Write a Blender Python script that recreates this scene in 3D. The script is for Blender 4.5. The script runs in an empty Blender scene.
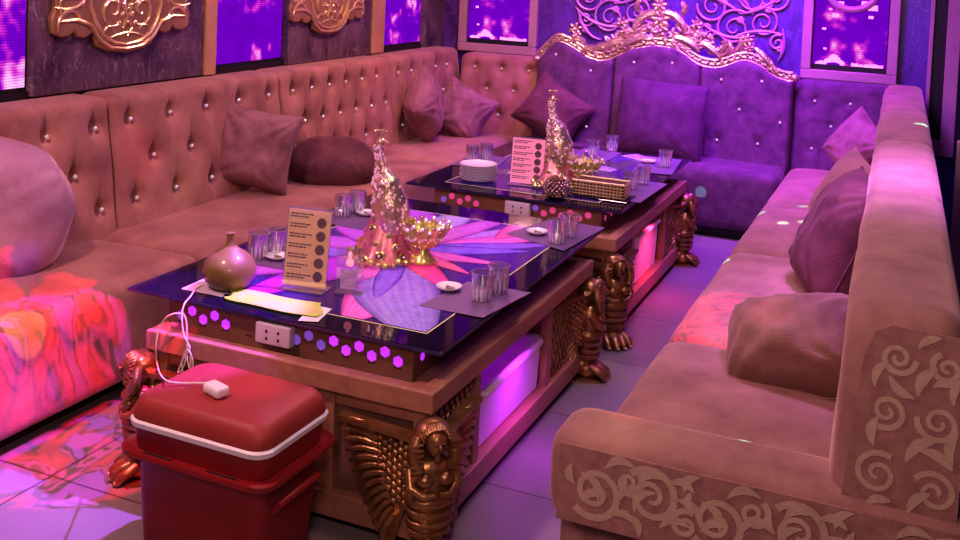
import bpy, math, random
from mathutils import Vector, Matrix, noise
rnd = random.Random(7)
sc = bpy.context.scene
COL = sc.collection
PI = math.pi
sin, cos = math.sin, math.cos

# ---------------------------------------------------------------- camera geometry
PPX, PPY, H = 480.0, 10.0, 1.65
VYv, VXv = (925.0, -18.0), (-1950.0, -145.0)
F = math.sqrt(-((VYv[0]-PPX)*(VXv[0]-PPX) + (VYv[1]-PPY)*(VXv[1]-PPY)))
_dy = Vector((VYv[0]-PPX, VYv[1]-PPY, F)).normalized()
_dx = -Vector((VXv[0]-PPX, VXv[1]-PPY, F)).normalized()
_dz = _dx.cross(_dy)
def _ray(px, py):
    v = Vector((px-PPX, py-PPY, F))
    return Vector((_dx.dot(v), _dy.dot(v), _dz.dot(v)))
def at_z(px, py, z):
    d = _ray(px, py); t = (z-H)/d.z
    return Vector((d.x*t, d.y*t, z))
def at_y(px, py, y):
    d = _ray(px, py); t = y/d.y
    return Vector((d.x*t, y, H+d.z*t))
def at_x(px, py, x):
    d = _ray(px, py); t = x/d.x
    return Vector((x, d.y*t, H+d.z*t))

cam = bpy.data.cameras.new('camera'); camo = bpy.data.objects.new('camera', cam); COL.objects.link(camo)
rx = Vector((_dx[0], _dy[0], _dz[0])); ry = Vector((_dx[1], _dy[1], _dz[1])); rz = Vector((_dx[2], _dy[2], _dz[2]))
M = Matrix(((rx[0], -ry[0], -rz[0], 0), (rx[1], -ry[1], -rz[1], 0), (rx[2], -ry[2], -rz[2], H), (0, 0, 0, 1)))
camo.matrix_world = M
cam.sensor_width = 36; cam.lens = F*36/960; cam.shift_y = -(270-PPY)/960.0; cam.clip_start = .05
sc.camera = camo

# ---------------------------------------------------------------- materials
def newmat(name):
    m = bpy.data.materials.new(name); m.use_nodes = True
    nt = m.node_tree; nt.nodes.clear()
    out = nt.nodes.new('ShaderNodeOutputMaterial')
    return m, nt, out
def nd(nt, t, **kw):
    n = nt.nodes.new(t)
    for k, v in kw.items():
        if k.startswith('_'): setattr(n, k[1:], v)
        else: n.inputs[k.replace('__', ' ')].default_value = v
    return n
def ramp(nt, fac, stops, interp='LINEAR'):
    r = nt.nodes.new('ShaderNodeValToRGB'); r.color_ramp.interpolation = interp
    el = r.color_ramp.elements
    while len(el) < len(stops): el.new(.5)
    for e, (p, c) in zip(el, stops):
        e.position = p; e.color = (c[0], c[1], c[2], 1)
    nt.links.new(fac, r.inputs[0]); return r.outputs[0]
def coords(nt, kind='Object', scale=None):
    tc = nt.nodes.new('ShaderNodeTexCoord'); o = tc.outputs[kind]
    if scale:
        mp = nt.nodes.new('ShaderNodeMapping'); mp.inputs['Scale'].default_value = scale
        nt.links.new(o, mp.inputs[0]); o = mp.outputs[0]
    return o
def mat(name, c1, c2=None, rough=.5, metal=0, nscale=8, bump=0, bscale=60, sheen=0, coat=0, spec=.5, emis=None, es=0, stretch=None, detail=4):
    m, nt, out = newmat(name)
    p = nd(nt, 'ShaderNodeBsdfPrincipled', Roughness=rough, Metallic=metal)
    p.inputs['Specular IOR Level'].default_value = spec
    if coat: p.inputs['Coat Weight'].default_value = coat; p.inputs['Coat Roughness'].default_value = .08
    if sheen:
        p.inputs['Sheen Weight'].default_value = sheen; p.inputs['Sheen Roughness'].default_value = .35
        p.inputs['Sheen Tint'].default_value = (1, .68, .68, 1)
    v = coords(nt, 'Object', stretch)
    n = nd(nt, 'ShaderNodeTexNoise', Scale=nscale, Detail=detail, Roughness=.6)
    nt.links.new(v, n.inputs['Vector'])
    c2 = c2 or tuple(x*.75 for x in c1)
    nt.links.new(ramp(nt, n.outputs[0], [(.3, c1), (.7, c2)]), p.inputs['Base Color'])
    if bump:
        b = nd(nt, 'ShaderNodeTexNoise', Scale=bscale, Detail=3)
        nt.links.new(v, b.inputs['Vector'])
        bp = nd(nt, 'ShaderNodeBump', Strength=bump, Distance=.01)
        nt.links.new(b.outputs[0], bp.inputs['Height']); nt.links.new(bp.outputs[0], p.inputs['Normal'])
    if emis:
        p.inputs['Emission Color'].default_value = (*emis, 1); p.inputs['Emission Strength'].default_value = es
    nt.links.new(p.outputs[0], out.inputs[0])
    return m
def glassmat(name, tint=(1, 1, 1), gloss=.25, diff=0.0, dcol=(.8, .8, .9)):
    m, nt, out = newmat(name)
    tr = nd(nt, 'ShaderNodeBsdfTransparent'); tr.inputs[0].default_value = (*tint, 1)
    gl = nd(nt, 'ShaderNodeBsdfGlossy', Roughness=.06)
    lw = nd(nt, 'ShaderNodeLayerWeight', Blend=.35)
    mu = nd(nt, 'ShaderNodeMath', _operation='MULTIPLY_ADD'); mu.inputs[1].default_value = .75; mu.inputs[2].default_value = gloss*.4
    nt.links.new(lw.outputs['Facing'], mu.inputs[0])
    mx = nd(nt, 'ShaderNodeMixShader')
    nt.links.new(mu.outputs[0], mx.inputs[0]); nt.links.new(tr.outputs[0], mx.inputs[1]); nt.links.new(gl.outputs[0], mx.inputs[2])
    last = mx
    if diff:
        d = nd(nt, 'ShaderNodeBsdfDiffuse'); d.inputs[0].default_value = (*dcol, 1)
        m2 = nd(nt, 'ShaderNodeMixShader'); m2.inputs[0].default_value = diff
        nt.links.new(mx.outputs[0], m2.inputs[1]); nt.links.new(d.outputs[0], m2.inputs[2]); last = m2
    nt.links.new(last.outputs[0], out.inputs[0]); return m

MT = {}
MT['velvet'] = mat('rose brown velvet', (.44, .222, .187), (.25, .11, .10), rough=.85, nscale=5, bump=.25, bscale=220, sheen=.5, spec=.2)
MT['velvet_r'] = mat('taupe rose velvet', (.42, .24, .20), (.25, .13, .12), rough=.8, nscale=7, bump=.25, bscale=220, sheen=.5, spec=.25)
MT['velvet_b'] = mat('plum velvet', (.17, .075, .15), (.085, .035, .085), rough=.85, nscale=14, bump=.25, bscale=220, sheen=.15, spec=.2)
MT['damask'] = mat('pale damask weave', (.56, .40, .30), (.44, .31, .23), rough=.45, nscale=30, bump=.2, bscale=300, sheen=.4, spec=.5)
MT['damask_bg'] = mat('dark damask ground', (.40, .22, .19), (.28, .14, .125), rough=.7, nscale=30, bump=.2, bscale=300, sheen=.4, spec=.3)
MT['pil_dark'] = mat('dark wine cushion velvet', (.17, .065, .08), (.09, .03, .045), rough=.8, nscale=9, bump=.3, bscale=160, sheen=.15, spec=.3)
MT['pil_mid'] = mat('dusty rose cushion velvet', (.34, .17, .19), (.17, .075, .085), rough=.75, nscale=9, bump=.3, bscale=160, sheen=.3, spec=.3)
MT['pil_light'] = mat('pinkish grey cushion velvet', (.46, .26, .38), (.30, .15, .25), rough=.7, nscale=7, bump=.3, bscale=160, sheen=.8, spec=.35)
MT['pil_warm'] = mat('brown rose cushion velvet', (.30, .17, .14), (.17, .09, .08), rough=.75, nscale=9, bump=.3, bscale=160, sheen=.4, spec=.3)
MT['pil_plum'] = mat('plum cushion velvet', (.12, .045, .11), (.07, .02, .07), rough=.8, nscale=9, bump=.3, bscale=160, sheen=.1, spec=.2)
MT['black'] = mat('black plinth', (.012, .01, .014), rough=.5)
MT['crystal'] = mat('crystal button', (.9, .85, .9), (.8, .7, .8), rough=.12, metal=.6, emis=(1, .8, .9), es=.12)
MT['floor_dark'] = mat('dark gap', (.02, .015, .02), rough=.6)
MT['wood'] = mat('bronze painted wood', (.44, .22, .14), (.31, .145, .10), rough=.4, nscale=4, bump=.1, bscale=50, stretch=(6, 1, 6), spec=.5)
MT['wood_in'] = mat('dark bronze panel', (.24, .12, .085), (.16, .08, .06), rough=.45, nscale=5, bump=.1, bscale=60)
MT['gold'] = mat('gilt carving', (.75, .50, .20), (.50, .28, .11), rough=.28, metal=.85, nscale=18, bump=.25, bscale=70)
MT['bronze'] = mat('bronze sphinx carving', (.50, .29, .13), (.26, .135, .07), rough=.33, metal=.75, nscale=22, bump=.25, bscale=70)
MT['goldpale'] = mat('pale gilt', (.98, .80, .52), (.50, .34, .26), rough=.27, metal=.8, nscale=25, bump=.3, bscale=80)
MT['rosegold'] = mat('rose gold enamel', (.80, .36, .36), (.50, .14, .24), rough=.36, metal=.5, nscale=30, bump=.15, bscale=70)
MT['jewel'] = mat('pink crystal', (1, .75, .9), (.9, .5, .8), rough=.1, metal=.5, nscale=40, emis=(1, .6, .85), es=.15)
MT['jewel_green'] = mat('green gold enamel', (.90, .85, .30), (.55, .60, .15), rough=.25, metal=.6, nscale=40)
MT['tabletop'] = mat('black glossy glass', (.006, .004, .012), (.012, .006, .03), rough=.05, nscale=2, coat=.0, spec=.35)
MT['glassedge'] = mat('glass edge blue highlight', (.03, .03, .10), (.05, .03, .12), rough=.1, nscale=20, coat=.5)  # bluish highlight along the glass edge, put into the colour
MT['yellow_line'] = mat('pale gold line', (.85, .80, .35), rough=.4, emis=(.8, .75, .3), es=.15)
MT['white_plastic'] = mat('white plastic', (.85, .83, .86), (.8, .76, .8), rough=.4, nscale=3)
MT['socket_plastic'] = mat('pale grey socket plastic', (.62, .55, .66), (.55, .5, .6), rough=.45, nscale=3)
MT['hole'] = mat('dark hole', (.02, .01, .02), rough=.8)
MT['porcelain'] = mat('white porcelain', (.9, .88, .88), (.85, .82, .84), rough=.15, nscale=3, coat=.5)
MT['red_plastic'] = mat('red cooler plastic', (.30, .018, .022), (.24, .012, .018), rough=.42, nscale=3, bump=.08, bscale=200)
MT['red_lid'] = mat('brick red lid plastic', (.36, .055, .045), (.29, .04, .036), rough=.5, nscale=4, bump=.1, bscale=160)
MT['bin'] = mat('white bin plastic', (.85, .80, .85), (.8, .72, .8), rough=.45, nscale=3)
MT['cable'] = mat('cream cable rubber', (.85, .78, .66), rough=.5)
MT['hexglow'] = mat('violet backlight', (.5, .1, .8), rough=.5, emis=(.45, .03, .85), es=1.0)
MT['hexdim'] = mat('dim violet backlight', (.2, .1, .4), rough=.5, emis=(.20, .08, .55), es=.6)
MT['hexred'] = mat('dim rose backlight', (.5, .1, .3), rough=.5, emis=(.7, .06, .28), es=.5)
MT['frame'] = mat('lilac brown screen frame', (.42, .26, .27), (.34, .2, .23), rough=.5, nscale=6)
MT['goldstrip'] = mat('gold trim strip', (.62, .38, .20), (.5, .3, .16), rough=.4, metal=.3, nscale=5)
MT['carved'] = mat('carved gilt board', (.42, .26, .13), (.30, .17, .09), rough=.4, metal=.4, nscale=6, bump=.2, bscale=40)
MT['carved_hi'] = mat('polished gilt ridge', (.95, .75, .42), (.8, .55, .32), rough=.25, metal=.7, nscale=10)
MT['filigree'] = mat('lilac metal scrollwork', (.60, .30, .52), (.45, .2, .42), rough=.4, metal=.3, nscale=10)
MT['vase'] = mat('tan ceramic', (.24, .17, .06), (.15, .10, .03), rough=.45, nscale=6, coat=.3)
MT['yellow_cloth'] = mat('lime yellow cloth', (.48, .62, .03), (.58, .50, .20), rough=.8, nscale=10, bump=.4, bscale=60, emis=(.7,.9,.05), es=.06)  # weak emission added to brighten the lime of the cloth
MT['paper'] = mat('white paper', (.9, .88, .9), rough=.8)
MT['menu'] = mat('amber menu card', (.85, .55, .26), (.75, .42, .20), rough=.6, nscale=9, emis=(.95,.5,.2), es=.25)  # emission added to brighten the amber card, which is no lamp
MT['menu2'] = mat('pink menu card', (.95, .42, .50), (1, .35, .30), rough=.6, nscale=12, emis=(1, .28, .42), es=.6)  # pink glow of the card is added emission, not a lamp
MT['ink'] = mat('dark menu print', (.10, .04, .04), rough=.8)
MT['foodpic'] = mat('dark food picture', (.30, .06, .06), (.10, .03, .05), rough=.7, nscale=120)
MT['acrylic'] = glassmat('clear acrylic', (.95, .93, 1), .3, .06)
MT['glass'] = glassmat('drinking glass', (.90, .87, .96), .55, .05, (.95, .85, 1))
MT['glass_cut'] = glassmat('cut facets with painted glints', (.95, .92, 1), .9, .42, (1, .92, 1))  # white diffuse share imitates bright glints on the facets
MT['beads'] = mat('dark mirrored beads', (.35, .22, .25), (.8, .65, .55), rough=.2, metal=.9, nscale=40)
MT['weave'] = mat('gold wicker', (.95, .78, .50), (.7, .5, .3), rough=.35, metal=.6, nscale=50)
MT['bluewall'] = mat('deep blue wall', (.03, .02, .13), (.02, .012, .09), rough=.5, nscale=3)
MT['ceil'] = mat('dark ceiling', (.015, .01, .02), rough=.8)
MT['wrap'] = mat('clear plastic packet', (.6, .5, .75), (.35, .25, .5), rough=.15, nscale=40, bump=.8, bscale=90, spec=.8)
MT['facedark'] = mat('deep brown bronze', (.12, .06, .035), rough=.5, metal=.5)  # dark tone for sphinx eyes and mouth, box lining, bowl and feather eyes

def tile_mat():
    m, nt, out = newmat('grey floor tile')
    p = nd(nt, 'ShaderNodeBsdfPrincipled', Roughness=.33)
    v = coords(nt, 'Object')
    b = nd(nt, 'ShaderNodeTexBrick', Scale=1.0)
    b.offset = 0; b.squash = 1
    for k, val in (('Mortar Size', .004), ('Brick Width', .6), ('Row Height', .6), ('Mortar Smooth', .1)): b.inputs[k].default_value = val
    b.inputs['Color1'].default_value = (.27, .24, .24, 1); b.inputs['Color2'].default_value = (.23, .205, .205, 1); b.inputs['Mortar'].default_value = (.09, .08, .09, 1)
    nt.links.new(v, b.inputs['Vector'])
    n = nd(nt, 'ShaderNodeTexNoise', Scale=6, Detail=6); nt.links.new(v, n.inputs['Vector'])
    mx = nd(nt, 'ShaderNodeMixRGB', _blend_type='MULTIPLY'); mx.inputs[0].default_value = .5
    nt.links.new(b.outputs[0], mx.inputs[1]); nt.links.new(ramp(nt, n.outputs[0], [(.3, (.7, .7, .7)), (.7, (1, 1, 1))]), mx.inputs[2])
    nt.links.new(mx.outputs[0], p.inputs['Base Color']); nt.links.new(p.outputs[0], out.inputs[0]); return m
MT['tile'] = tile_mat()
def marble_mat(name, a, b_, vein, scale=(2.2, 4.5, 2.0)):
    m, nt, out = newmat(name)
    p = nd(nt, 'ShaderNodeBsdfPrincipled', Roughness=.3)
    v = coords(nt, 'Object', scale)
    n = nd(nt, 'ShaderNodeTexNoise', Scale=1.5, Detail=7, Roughness=.65, Distortion=.6); nt.links.new(v, n.inputs['Vector'])
    n2 = nd(nt, 'ShaderNodeTexNoise', Scale=2.6, Detail=3, Roughness=.5, Distortion=1.5); nt.links.new(v, n2.inputs['Vector'])
    base = ramp(nt, n.outputs[0], [(.35, a), (.62, b_)])
    vn = ramp(nt, n2.outputs[0], [(.485, (0, 0, 0)), (.5, (1, 1, 1)), (.515, (0, 0, 0))])
    mx = nd(nt, 'ShaderNodeMixRGB'); mx.inputs[2].default_value = (*vein, 1)
    mm = nd(nt, 'ShaderNodeMath', _operation='MULTIPLY'); mm.inputs[1].default_value = .45
    nt.links.new(vn, mm.inputs[0]); nt.links.new(mm.outputs[0], mx.inputs[0]); nt.links.new(base, mx.inputs[1])
    nt.links.new(mx.outputs[0], p.inputs['Base Color']); nt.links.new(p.outputs[0], out.inputs[0]); return m
MT['marble'] = marble_mat('dark veined marble', (.045, .025, .04), (.15, .09, .12), (.42, .36, .42))
MT['marble_b'] = marble_mat('violet veined marble', (.05, .015, .13), (.12, .04, .27), (.30, .2, .5), (4, 2.2, 1.6))
def led_mat(name, seed, thr=.58, sc_=2.4):
    m, nt, out = newmat(name)
    v = coords(nt, 'Object')
    mul = nd(nt, 'ShaderNodeVectorMath', _operation='SCALE'); mul.inputs['Scale'].default_value = 90
    fl = nd(nt, 'ShaderNodeVectorMath', _operation='FLOOR'); dv = nd(nt, 'ShaderNodeVectorMath', _operation='SCALE'); dv.inputs['Scale'].default_value = 1/90
    ad = nd(nt, 'ShaderNodeVectorMath', _operation='ADD'); ad.inputs[1].default_value = (seed, seed*.37, seed*.71)
    nt.links.new(v, mul.inputs[0]); nt.links.new(mul.outputs[0], fl.inputs[0]); nt.links.new(fl.outputs[0], dv.inputs[0]); nt.links.new(dv.outputs[0], ad.inputs[0])
    n = nd(nt, 'ShaderNodeTexNoise', Scale=sc_*2.2, Detail=2.5, Roughness=.65); nt.links.new(ad.outputs[0], n.inputs['Vector'])
    base = ramp(nt, n.outputs[0], [(0, (.09, .0, .33)), (thr-.06, (.19, .0, .55)), (thr, (.65, .03, .60)), (thr+.09, (1, .45, .95)), (1, (1, .9, 1))])
    # pixel raster
    fr = nd(nt, 'ShaderNodeVectorMath', _operation='FRACTION'); nt.links.new(mul.outputs[0], fr.inputs[0])
    sx = nd(nt, 'ShaderNodeSeparateXYZ'); nt.links.new(fr.outputs[0], sx.inputs[0])
    rr = ramp(nt, sx.outputs['Z'], [(0, (.35, .35, .35)), (.35, (1, 1, 1)), (.9, (1, 1, 1)), (1, (.35, .35, .35))])
    mx = nd(nt, 'ShaderNodeMixRGB', _blend_type='MULTIPLY'); mx.inputs[0].default_value = 1
    nt.links.new(base, mx.inputs[1]); nt.links.new(rr, mx.inputs[2])
    e = nd(nt, 'ShaderNodeEmission', Strength=1.0); nt.links.new(mx.outputs[0], e.inputs[0])
    nt.links.new(e.outputs[0], out.inputs[0]); return m
MT['led1'] = led_mat('led flower picture', 3.1, .53); MT['led2'] = led_mat('led flower picture pink', 7.7, .60); MT['led3'] = led_mat('led night picture', 12.3, .60)
def vcol_mat(name, gloss=.12):
    m, nt, out = newmat(name)
    p = nd(nt, 'ShaderNodeBsdfPrincipled', Roughness=.12)
    a = nd(nt, 'ShaderNodeVertexColor'); a.layer_name = 'Col'
    n = nd(nt, 'ShaderNodeTexNoise', Scale=40, Detail=3); nt.links.new(coords(nt, 'Object'), n.inputs['Vector'])
    mx = nd(nt, 'ShaderNodeMixRGB', _blend_type='MULTIPLY'); mx.inputs[0].default_value = .5
    nt.links.new(a.outputs[0], mx.inputs[1]); nt.links.new(ramp(nt, n.outputs[0], [(.3, (.6, .6, .6)), (.6, (1, 1, 1))]), mx.inputs[2])
    nt.links.new(mx.outputs[0], p.inputs['Base Color']); nt.links.new(mx.outputs[0], p.inputs['Emission Color']); p.inputs['Emission Strength'].default_value = .34  # added emission makes the printed colours glow
    p.inputs['Coat Weight'].default_value = .0; p.inputs['Specular IOR Level'].default_value = .35
    nt.links.new(p.outputs[0], out.inputs[0]); return m
MT['print'] = vcol_mat('printed flower under glass')
def placemat_mat():
    m, nt, out = newmat('woven silver lilac placemat')
    p = nd(nt, 'ShaderNodeBsdfPrincipled', Roughness=.4, Metallic=.35)
    w = nd(nt, 'ShaderNodeTexChecker', Scale=160); w.inputs[1].default_value = (.30, .20, .38, 1); w.inputs[2].default_value = (.16, .09, .22, 1)
    nt.links.new(coords(nt, 'Object'), w.inputs[0]); nt.links.new(w.outputs[0], p.inputs['Base Color'])
    nt.links.new(p.outputs[0], out.inputs[0]); return m
MT['placemat'] = placemat_mat()

# ---------------------------------------------------------------- mesh builder
class MB:
    def __init__(s): s.v = []; s.f = []; s.m = []; s.c = {}
    def add(s, vs, fs, mi=0):
        b = len(s.v); s.v += [Vector(v) for v in vs]
        for f in fs: s.f.append([b+i for i in f]); s.m.append(mi)
        return b
    def box(s, lo, hi, mi=0):
        x0, y0, z0 = lo; x1, y1, z1 = hi
        s.add([(x0,y0,z0),(x1,y0,z0),(x1,y1,z0),(x0,y1,z0),(x0,y0,z1),(x1,y0,z1),(x1,y1,z1),(x0,y1,z1)],
              [(0,3,2,1),(4,5,6,7),(0,1,5,4),(1,2,6,5),(2,3,7,6),(3,0,4,7)], mi)
    def tube(s, pts, r, n=8, mi=0, closed=False):
        pts = [Vector(p) for p in pts]; N = len(pts)
        rs = r if isinstance(r, (list, tuple)) else [r]*N
        vs = []; prev = None
        for i, p in enumerate(pts):
            if closed: t = pts[(i+1) % N]-pts[i-1]
            else: t = pts[min(i+1, N-1)]-pts[max(i-1, 0)]
            if t.length < 1e-9: t = Vector((0, 0, 1))
            t.normalize()
            if prev is None:
                a = Vector((0, 0, 1)) if abs(t.z) < .9 else Vector((1, 0, 0))
                u = t.cross(a).normalized()
            else:
                u = (prev-t*prev.dot(t))
                u = u.normalized() if u.length > 1e-6 else t.orthogonal().normalized()
            prev = u; w = t.cross(u)
            for k in range(n):
                an = 2*PI*k/n; vs.append(p+(u*cos(an)+w*sin(an))*rs[i])
        fs = []
        for i in range(N if closed else N-1):
            j = (i+1) % N
            for k in range(n):
                k2 = (k+1) % n
                fs.append((i*n+k, i*n+k2, j*n+k2, j*n+k))
        if not closed: fs.append(list(range(n))[::-1]); fs.append([(N-1)*n+k for k in range(n)])
        s.add(vs, fs, mi)
    def lathe(s, prof, c=(0, 0, 0), n=24, mi=0, rmod=None, cap=True):
        c = Vector(c); vs = []
        for (r, z) in prof:
            for k in range(n):
                a = 2*PI*k/n; q = rmod(a, z, r) if rmod else r
                vs.append(c+Vector((q*cos(a), q*sin(a), z)))
        fs = []
        for i in range(len(prof)-1):
            for k in range(n):
                k2 = (k+1) % n; fs.append((i*n+k, i*n+k2, (i+1)*n+k2, (i+1)*n+k))
        if cap: fs.append(list(range(n))[::-1]); fs.append([(len(prof)-1)*n+k for k in range(n)])
        s.add(vs, fs, mi)
    def ell(s, c, r, n=12, m=8, mi=0, rot=None):
        c = Vector(c); r = (r, r, r) if isinstance(r, (int, float)) else r
        vs = [];
        for i in range(m+1):
            ph = PI*i/m
            for k in range(n):
                a = 2*PI*k/n
                q = Vector((r[0]*sin(ph)*cos(a), r[1]*sin(ph)*sin(a), -r[2]*cos(ph)))
                if rot: q = rot @ q
                vs.append(c+q)
        fs = []
        for i in range(m):
            for k in range(n):
                k2 = (k+1) % n; fs.append((i*n+k, i*n+k2, (i+1)*n+k2, (i+1)*n+k))
        s.add(vs, fs, mi)
    def grid(s, fn, nu, nv, mi=0, closeu=False, flip=False):
        vs = [fn(i/nu, j/nv) for j in range(nv+1) for i in range(nu+1)]
        fs = []
        for j in range(nv):
            for i in range(nu):
                a = j*(nu+1)+i; q = (a, a+1, a+nu+2, a+nu+1)
                fs.append(q[::-1] if flip else q)
        s.add(vs, fs, mi)
    def soft(s, lo, hi, r, fn=None, seg=(8, 8, 6), mi=0, mifn=None):
        """rounded, subdivided block; fn(p, n) may move each point"""
        lo = Vector(lo); hi = Vector(hi); c = (lo+hi)/2; hs = (hi-lo)/2
        rr = [min(r, h*.98) for h in hs]
        idx = {}; vs = []
        def coord(ax, i):
            n = seg[ax]; h = hs[ax]; q = rr[ax]
            # denser rings near the rounded ends
            if i <= 2: return -h + q*(1-cos(i/3*PI/2)) * 1.0 if i else -h
            if i >= n-2: return h - q*(1-cos((n-i)/3*PI/2)) if i != n else h
            return -h+q + (i-3)/(n-6)*(2*h-2*q) if n > 6 else 0
        def vert(i, j, k):
            key = (i, j, k)
            if key in idx: return idx[key]
            p = Vector((coord(0, i), coord(1, j), coord(2, k)))
            q = Vector([max(-hs[a]+rr[a], min(hs[a]-rr[a], p[a])) for a in range(3)])
            d = p-q; e = Vector([d[a]/rr[a] for a in range(3)])
            nrm = e.normalized() if e.length > 1e-9 else Vector((0, 0, 1))
            if e.length > 1e-9: e = nrm
            p2 = q+Vector([e[a]*rr[a] for a in range(3)])
            w = c+p2
            if fn: w = fn(w, nrm)
            idx[key] = len(vs); vs.append(w); return idx[key]
        fs = []; ms = []
        nx, ny, nz = seg
        def quad(a, b, c_, d): fs.append((a, b, c_, d))
        for i in range(nx):
            for j in range(ny):
                quad(vert(i,j,0), vert(i,j+1,0), vert(i+1,j+1,0), vert(i+1,j,0))
                quad(vert(i,j,nz), vert(i+1,j,nz), vert(i+1,j+1,nz), vert(i,j+1,nz))
        for i in range(nx):
            for k in range(nz):
                quad(vert(i,0,k), vert(i+1,0,k), vert(i+1,0,k+1), vert(i,0,k+1))
                quad(vert(i,ny,k), vert(i,ny,k+1), vert(i+1,ny,k+1), vert(i+1,ny,k))
        for j in range(ny):
            for k in range(nz):
                quad(vert(0,j,k), vert(0,j,k+1), vert(0,j+1,k+1), vert(0,j+1,k))
                quad(vert(nx,j,k), vert(nx,j+1,k), vert(nx,j+1,k+1), vert(nx,j,k+1))
        s.add(vs, fs, mi)
    def prism(s, outline, O, U, V, W, mi=0):
        O = Vector(O); U = Vector(U); V = Vector(V); W = Vector(W); n = len(outline)
        a = [O+U*u+V*v for u, v in outline]; b = [p+W for p in a]
        s.add(a+b, [list(range(n))[::-1], [n+i for i in range(n)]]+[(i, (i+1) % n, n+(i+1) % n, n+i) for i in range(n)], mi)
    def ribbon(s, pts, w, nrm, mi=0):
        """flat ribbon along pts lying in the surface with normal nrm(i) or vector"""
        s.rib = getattr(s, 'rib', 0)+1
        pts = [Vector(p)-Vector(nrm)*(.00012*s.rib) for p in pts]; vs = []
        for i, p in enumerate(pts):
            t = (pts[min(i+1, len(pts)-1)]-pts[max(i-1, 0)])
            if t.length < 1e-9: t = Vector((1, 0, 0))
            t.normalize()
            nn = nrm[i] if isinstance(nrm, list) else Vector(nrm)
            sd = t.cross(nn).normalized(); ww = w[i] if isinstance(w, list) else w
            vs += [p+sd*ww, p-sd*ww]
        s.add(vs, [(2*i, 2*i+1, 2*i+3, 2*i+2) for i in range(len(pts)-1)], mi)
    def build(s, name, mats, parent=None, local=False, smooth=35, bevel=0):
        me = bpy.data.meshes.new(name)
        off = Vector((0, 0, 0))
        if parent is not None and not local:
            p = parent
            while p is not None: off += p.location; p = p.parent
        me.from_pydata([v-off for v in s.v], [], s.f)
        if not isinstance(mats, (list, tuple)): mats = [mats]
        for m in mats: me.materials.append(MT[m] if isinstance(m, str) else m)
        me.polygons.foreach_set('material_index', s.m)
        me.validate(); me.update()
        if smooth:
            me.polygons.foreach_set('use_smooth', [True]*len(me.polygons))
            try: me.set_sharp_from_angle(angle=math.radians(smooth))
            except Exception: pass
        o = bpy.data.objects.new(name, me); COL.objects.link(o)
        if parent is not None: o.parent = parent
        if bevel:
            b = o.modifiers.new('bevel', 'BEVEL'); b.width = bevel; b.segments = 2; b.limit_method = 'ANGLE'; b.angle_limit = math.radians(40)
        return o

def tag(o, label, cat, group=None):
    o['label'] = label; o['category'] = cat
    if group: o['group'] = group
    return o
def empty(name, label, cat, loc=(0, 0, 0), rotz=0, group=None):
    o = bpy.data.objects.new(name, None); COL.objects.link(o); o.empty_display_size = .05
    o.location = loc; o.rotation_euler = (0, 0, rotz)
    return tag(o, label, cat, group)
def struct(o): o['kind'] = 'structure'; return o
def copy_tree(o, parent=None, loc=None, rotz=None):
    c = o.copy(); COL.objects.link(c); c.parent = parent
    if loc is not None: c.location = loc
    if rotz is not None: c.rotation_euler = (0, 0, rotz)
    for ch in list(o.children): copy_tree(ch, c)
    return c
def recentre(o):
    """put a one-mesh thing's origin at the middle of its base"""
    me = o.data; vs = [v.co.copy() for v in me.vertices]
    lo = Vector([min(v[i] for v in vs) for i in range(3)]); hi = Vector([max(v[i] for v in vs) for i in range(3)])
    c = Vector(((lo.x+hi.x)/2, (lo.y+hi.y)/2, lo.z)); me.transform(Matrix.Translation(-c)); o.location = o.location+c
    return o

# ---------------------------------------------------------------- room
XL, YB, ZC = -3.4, 7.15, 2.75
XR = .42
m = MB(); m.box((XL-.1, .2, -.06), (XR+.1, YB+.1, 0)); struct(m.build('floor', 'tile', smooth=0))
m = MB(); m.box((XL-.12, .2, 0), (XL, YB+.12, ZC)); struct(m.build('wall_left', 'marble', smooth=0))
m = MB(); m.box((XL, YB, 0), (XR, YB+.12, ZC)); struct(m.build('wall_back', 'marble_b', smooth=0))
m = MB(); m.box((XR, .9, 0), (XR+.1, YB+.12, ZC)); struct(m.build('wall_right', 'bluewall', smooth=0))
m = MB(); m.box((XL-.12, .2, ZC), (XR+.1, YB+.12, ZC+.06)); struct(m.build('ceiling', 'ceil', smooth=0))

# left wall: black dado strip behind the sofa, marble panels standing proud, gold strips
m = MB(); m.box((XL, .4, .93), (XL+.035, YB, 1.035)); struct(m.build('trim_1', 'black', smooth=0))
for i, (y0, y1, zb) in enumerate([(3.19, 4.28, 1.015), (5.04, 6.015, 1.01), (6.82, YB, .99)]):
    m = MB(); m.box((XL, y0, zb), (XL+.06, y1, ZC-.05)); struct(m.build('trim_%d' % (i+2), 'marble', smooth=0, bevel=.004))
for i, (y0, y1) in enumerate([(4.28, 4.366), (6.015, 6.173)]):
    m = MB(); m.box((XL, y0, 1.015), (XL+.075, y1, ZC-.05)); struct(m.build('trim_%d' % (i+5), 'goldstrip', smooth=0, bevel=.004))
def led_left(y0, y1, mt, label):
    r = empty('led_screen', label, 'screen', (XL+.002, (y0+y1)/2, 1.04), 0, None)
    m = MB(); m.box((XL+.002, y0, 1.036), (XL+.02, y1, 2.55)); m.build('screen_housing', 'black', r, smooth=0)
    m = MB(); m.box((XL+.02, y0+.012, 1.055), (XL+.024, y1-.012, 2.53)); m.build('display_panel', mt, r, smooth=0)
led_left(2.0, 3.188, 'led1', 'LED wall screen with a white and pink flower picture at the left picture edge')
led_left(4.368, 5.038, 'led2', 'LED wall screen with violet flower picture between the two carved gilt boards')
led_left(6.175, 6.818, 'led3', 'narrow violet LED wall screen beside the corner marble column')

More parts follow.
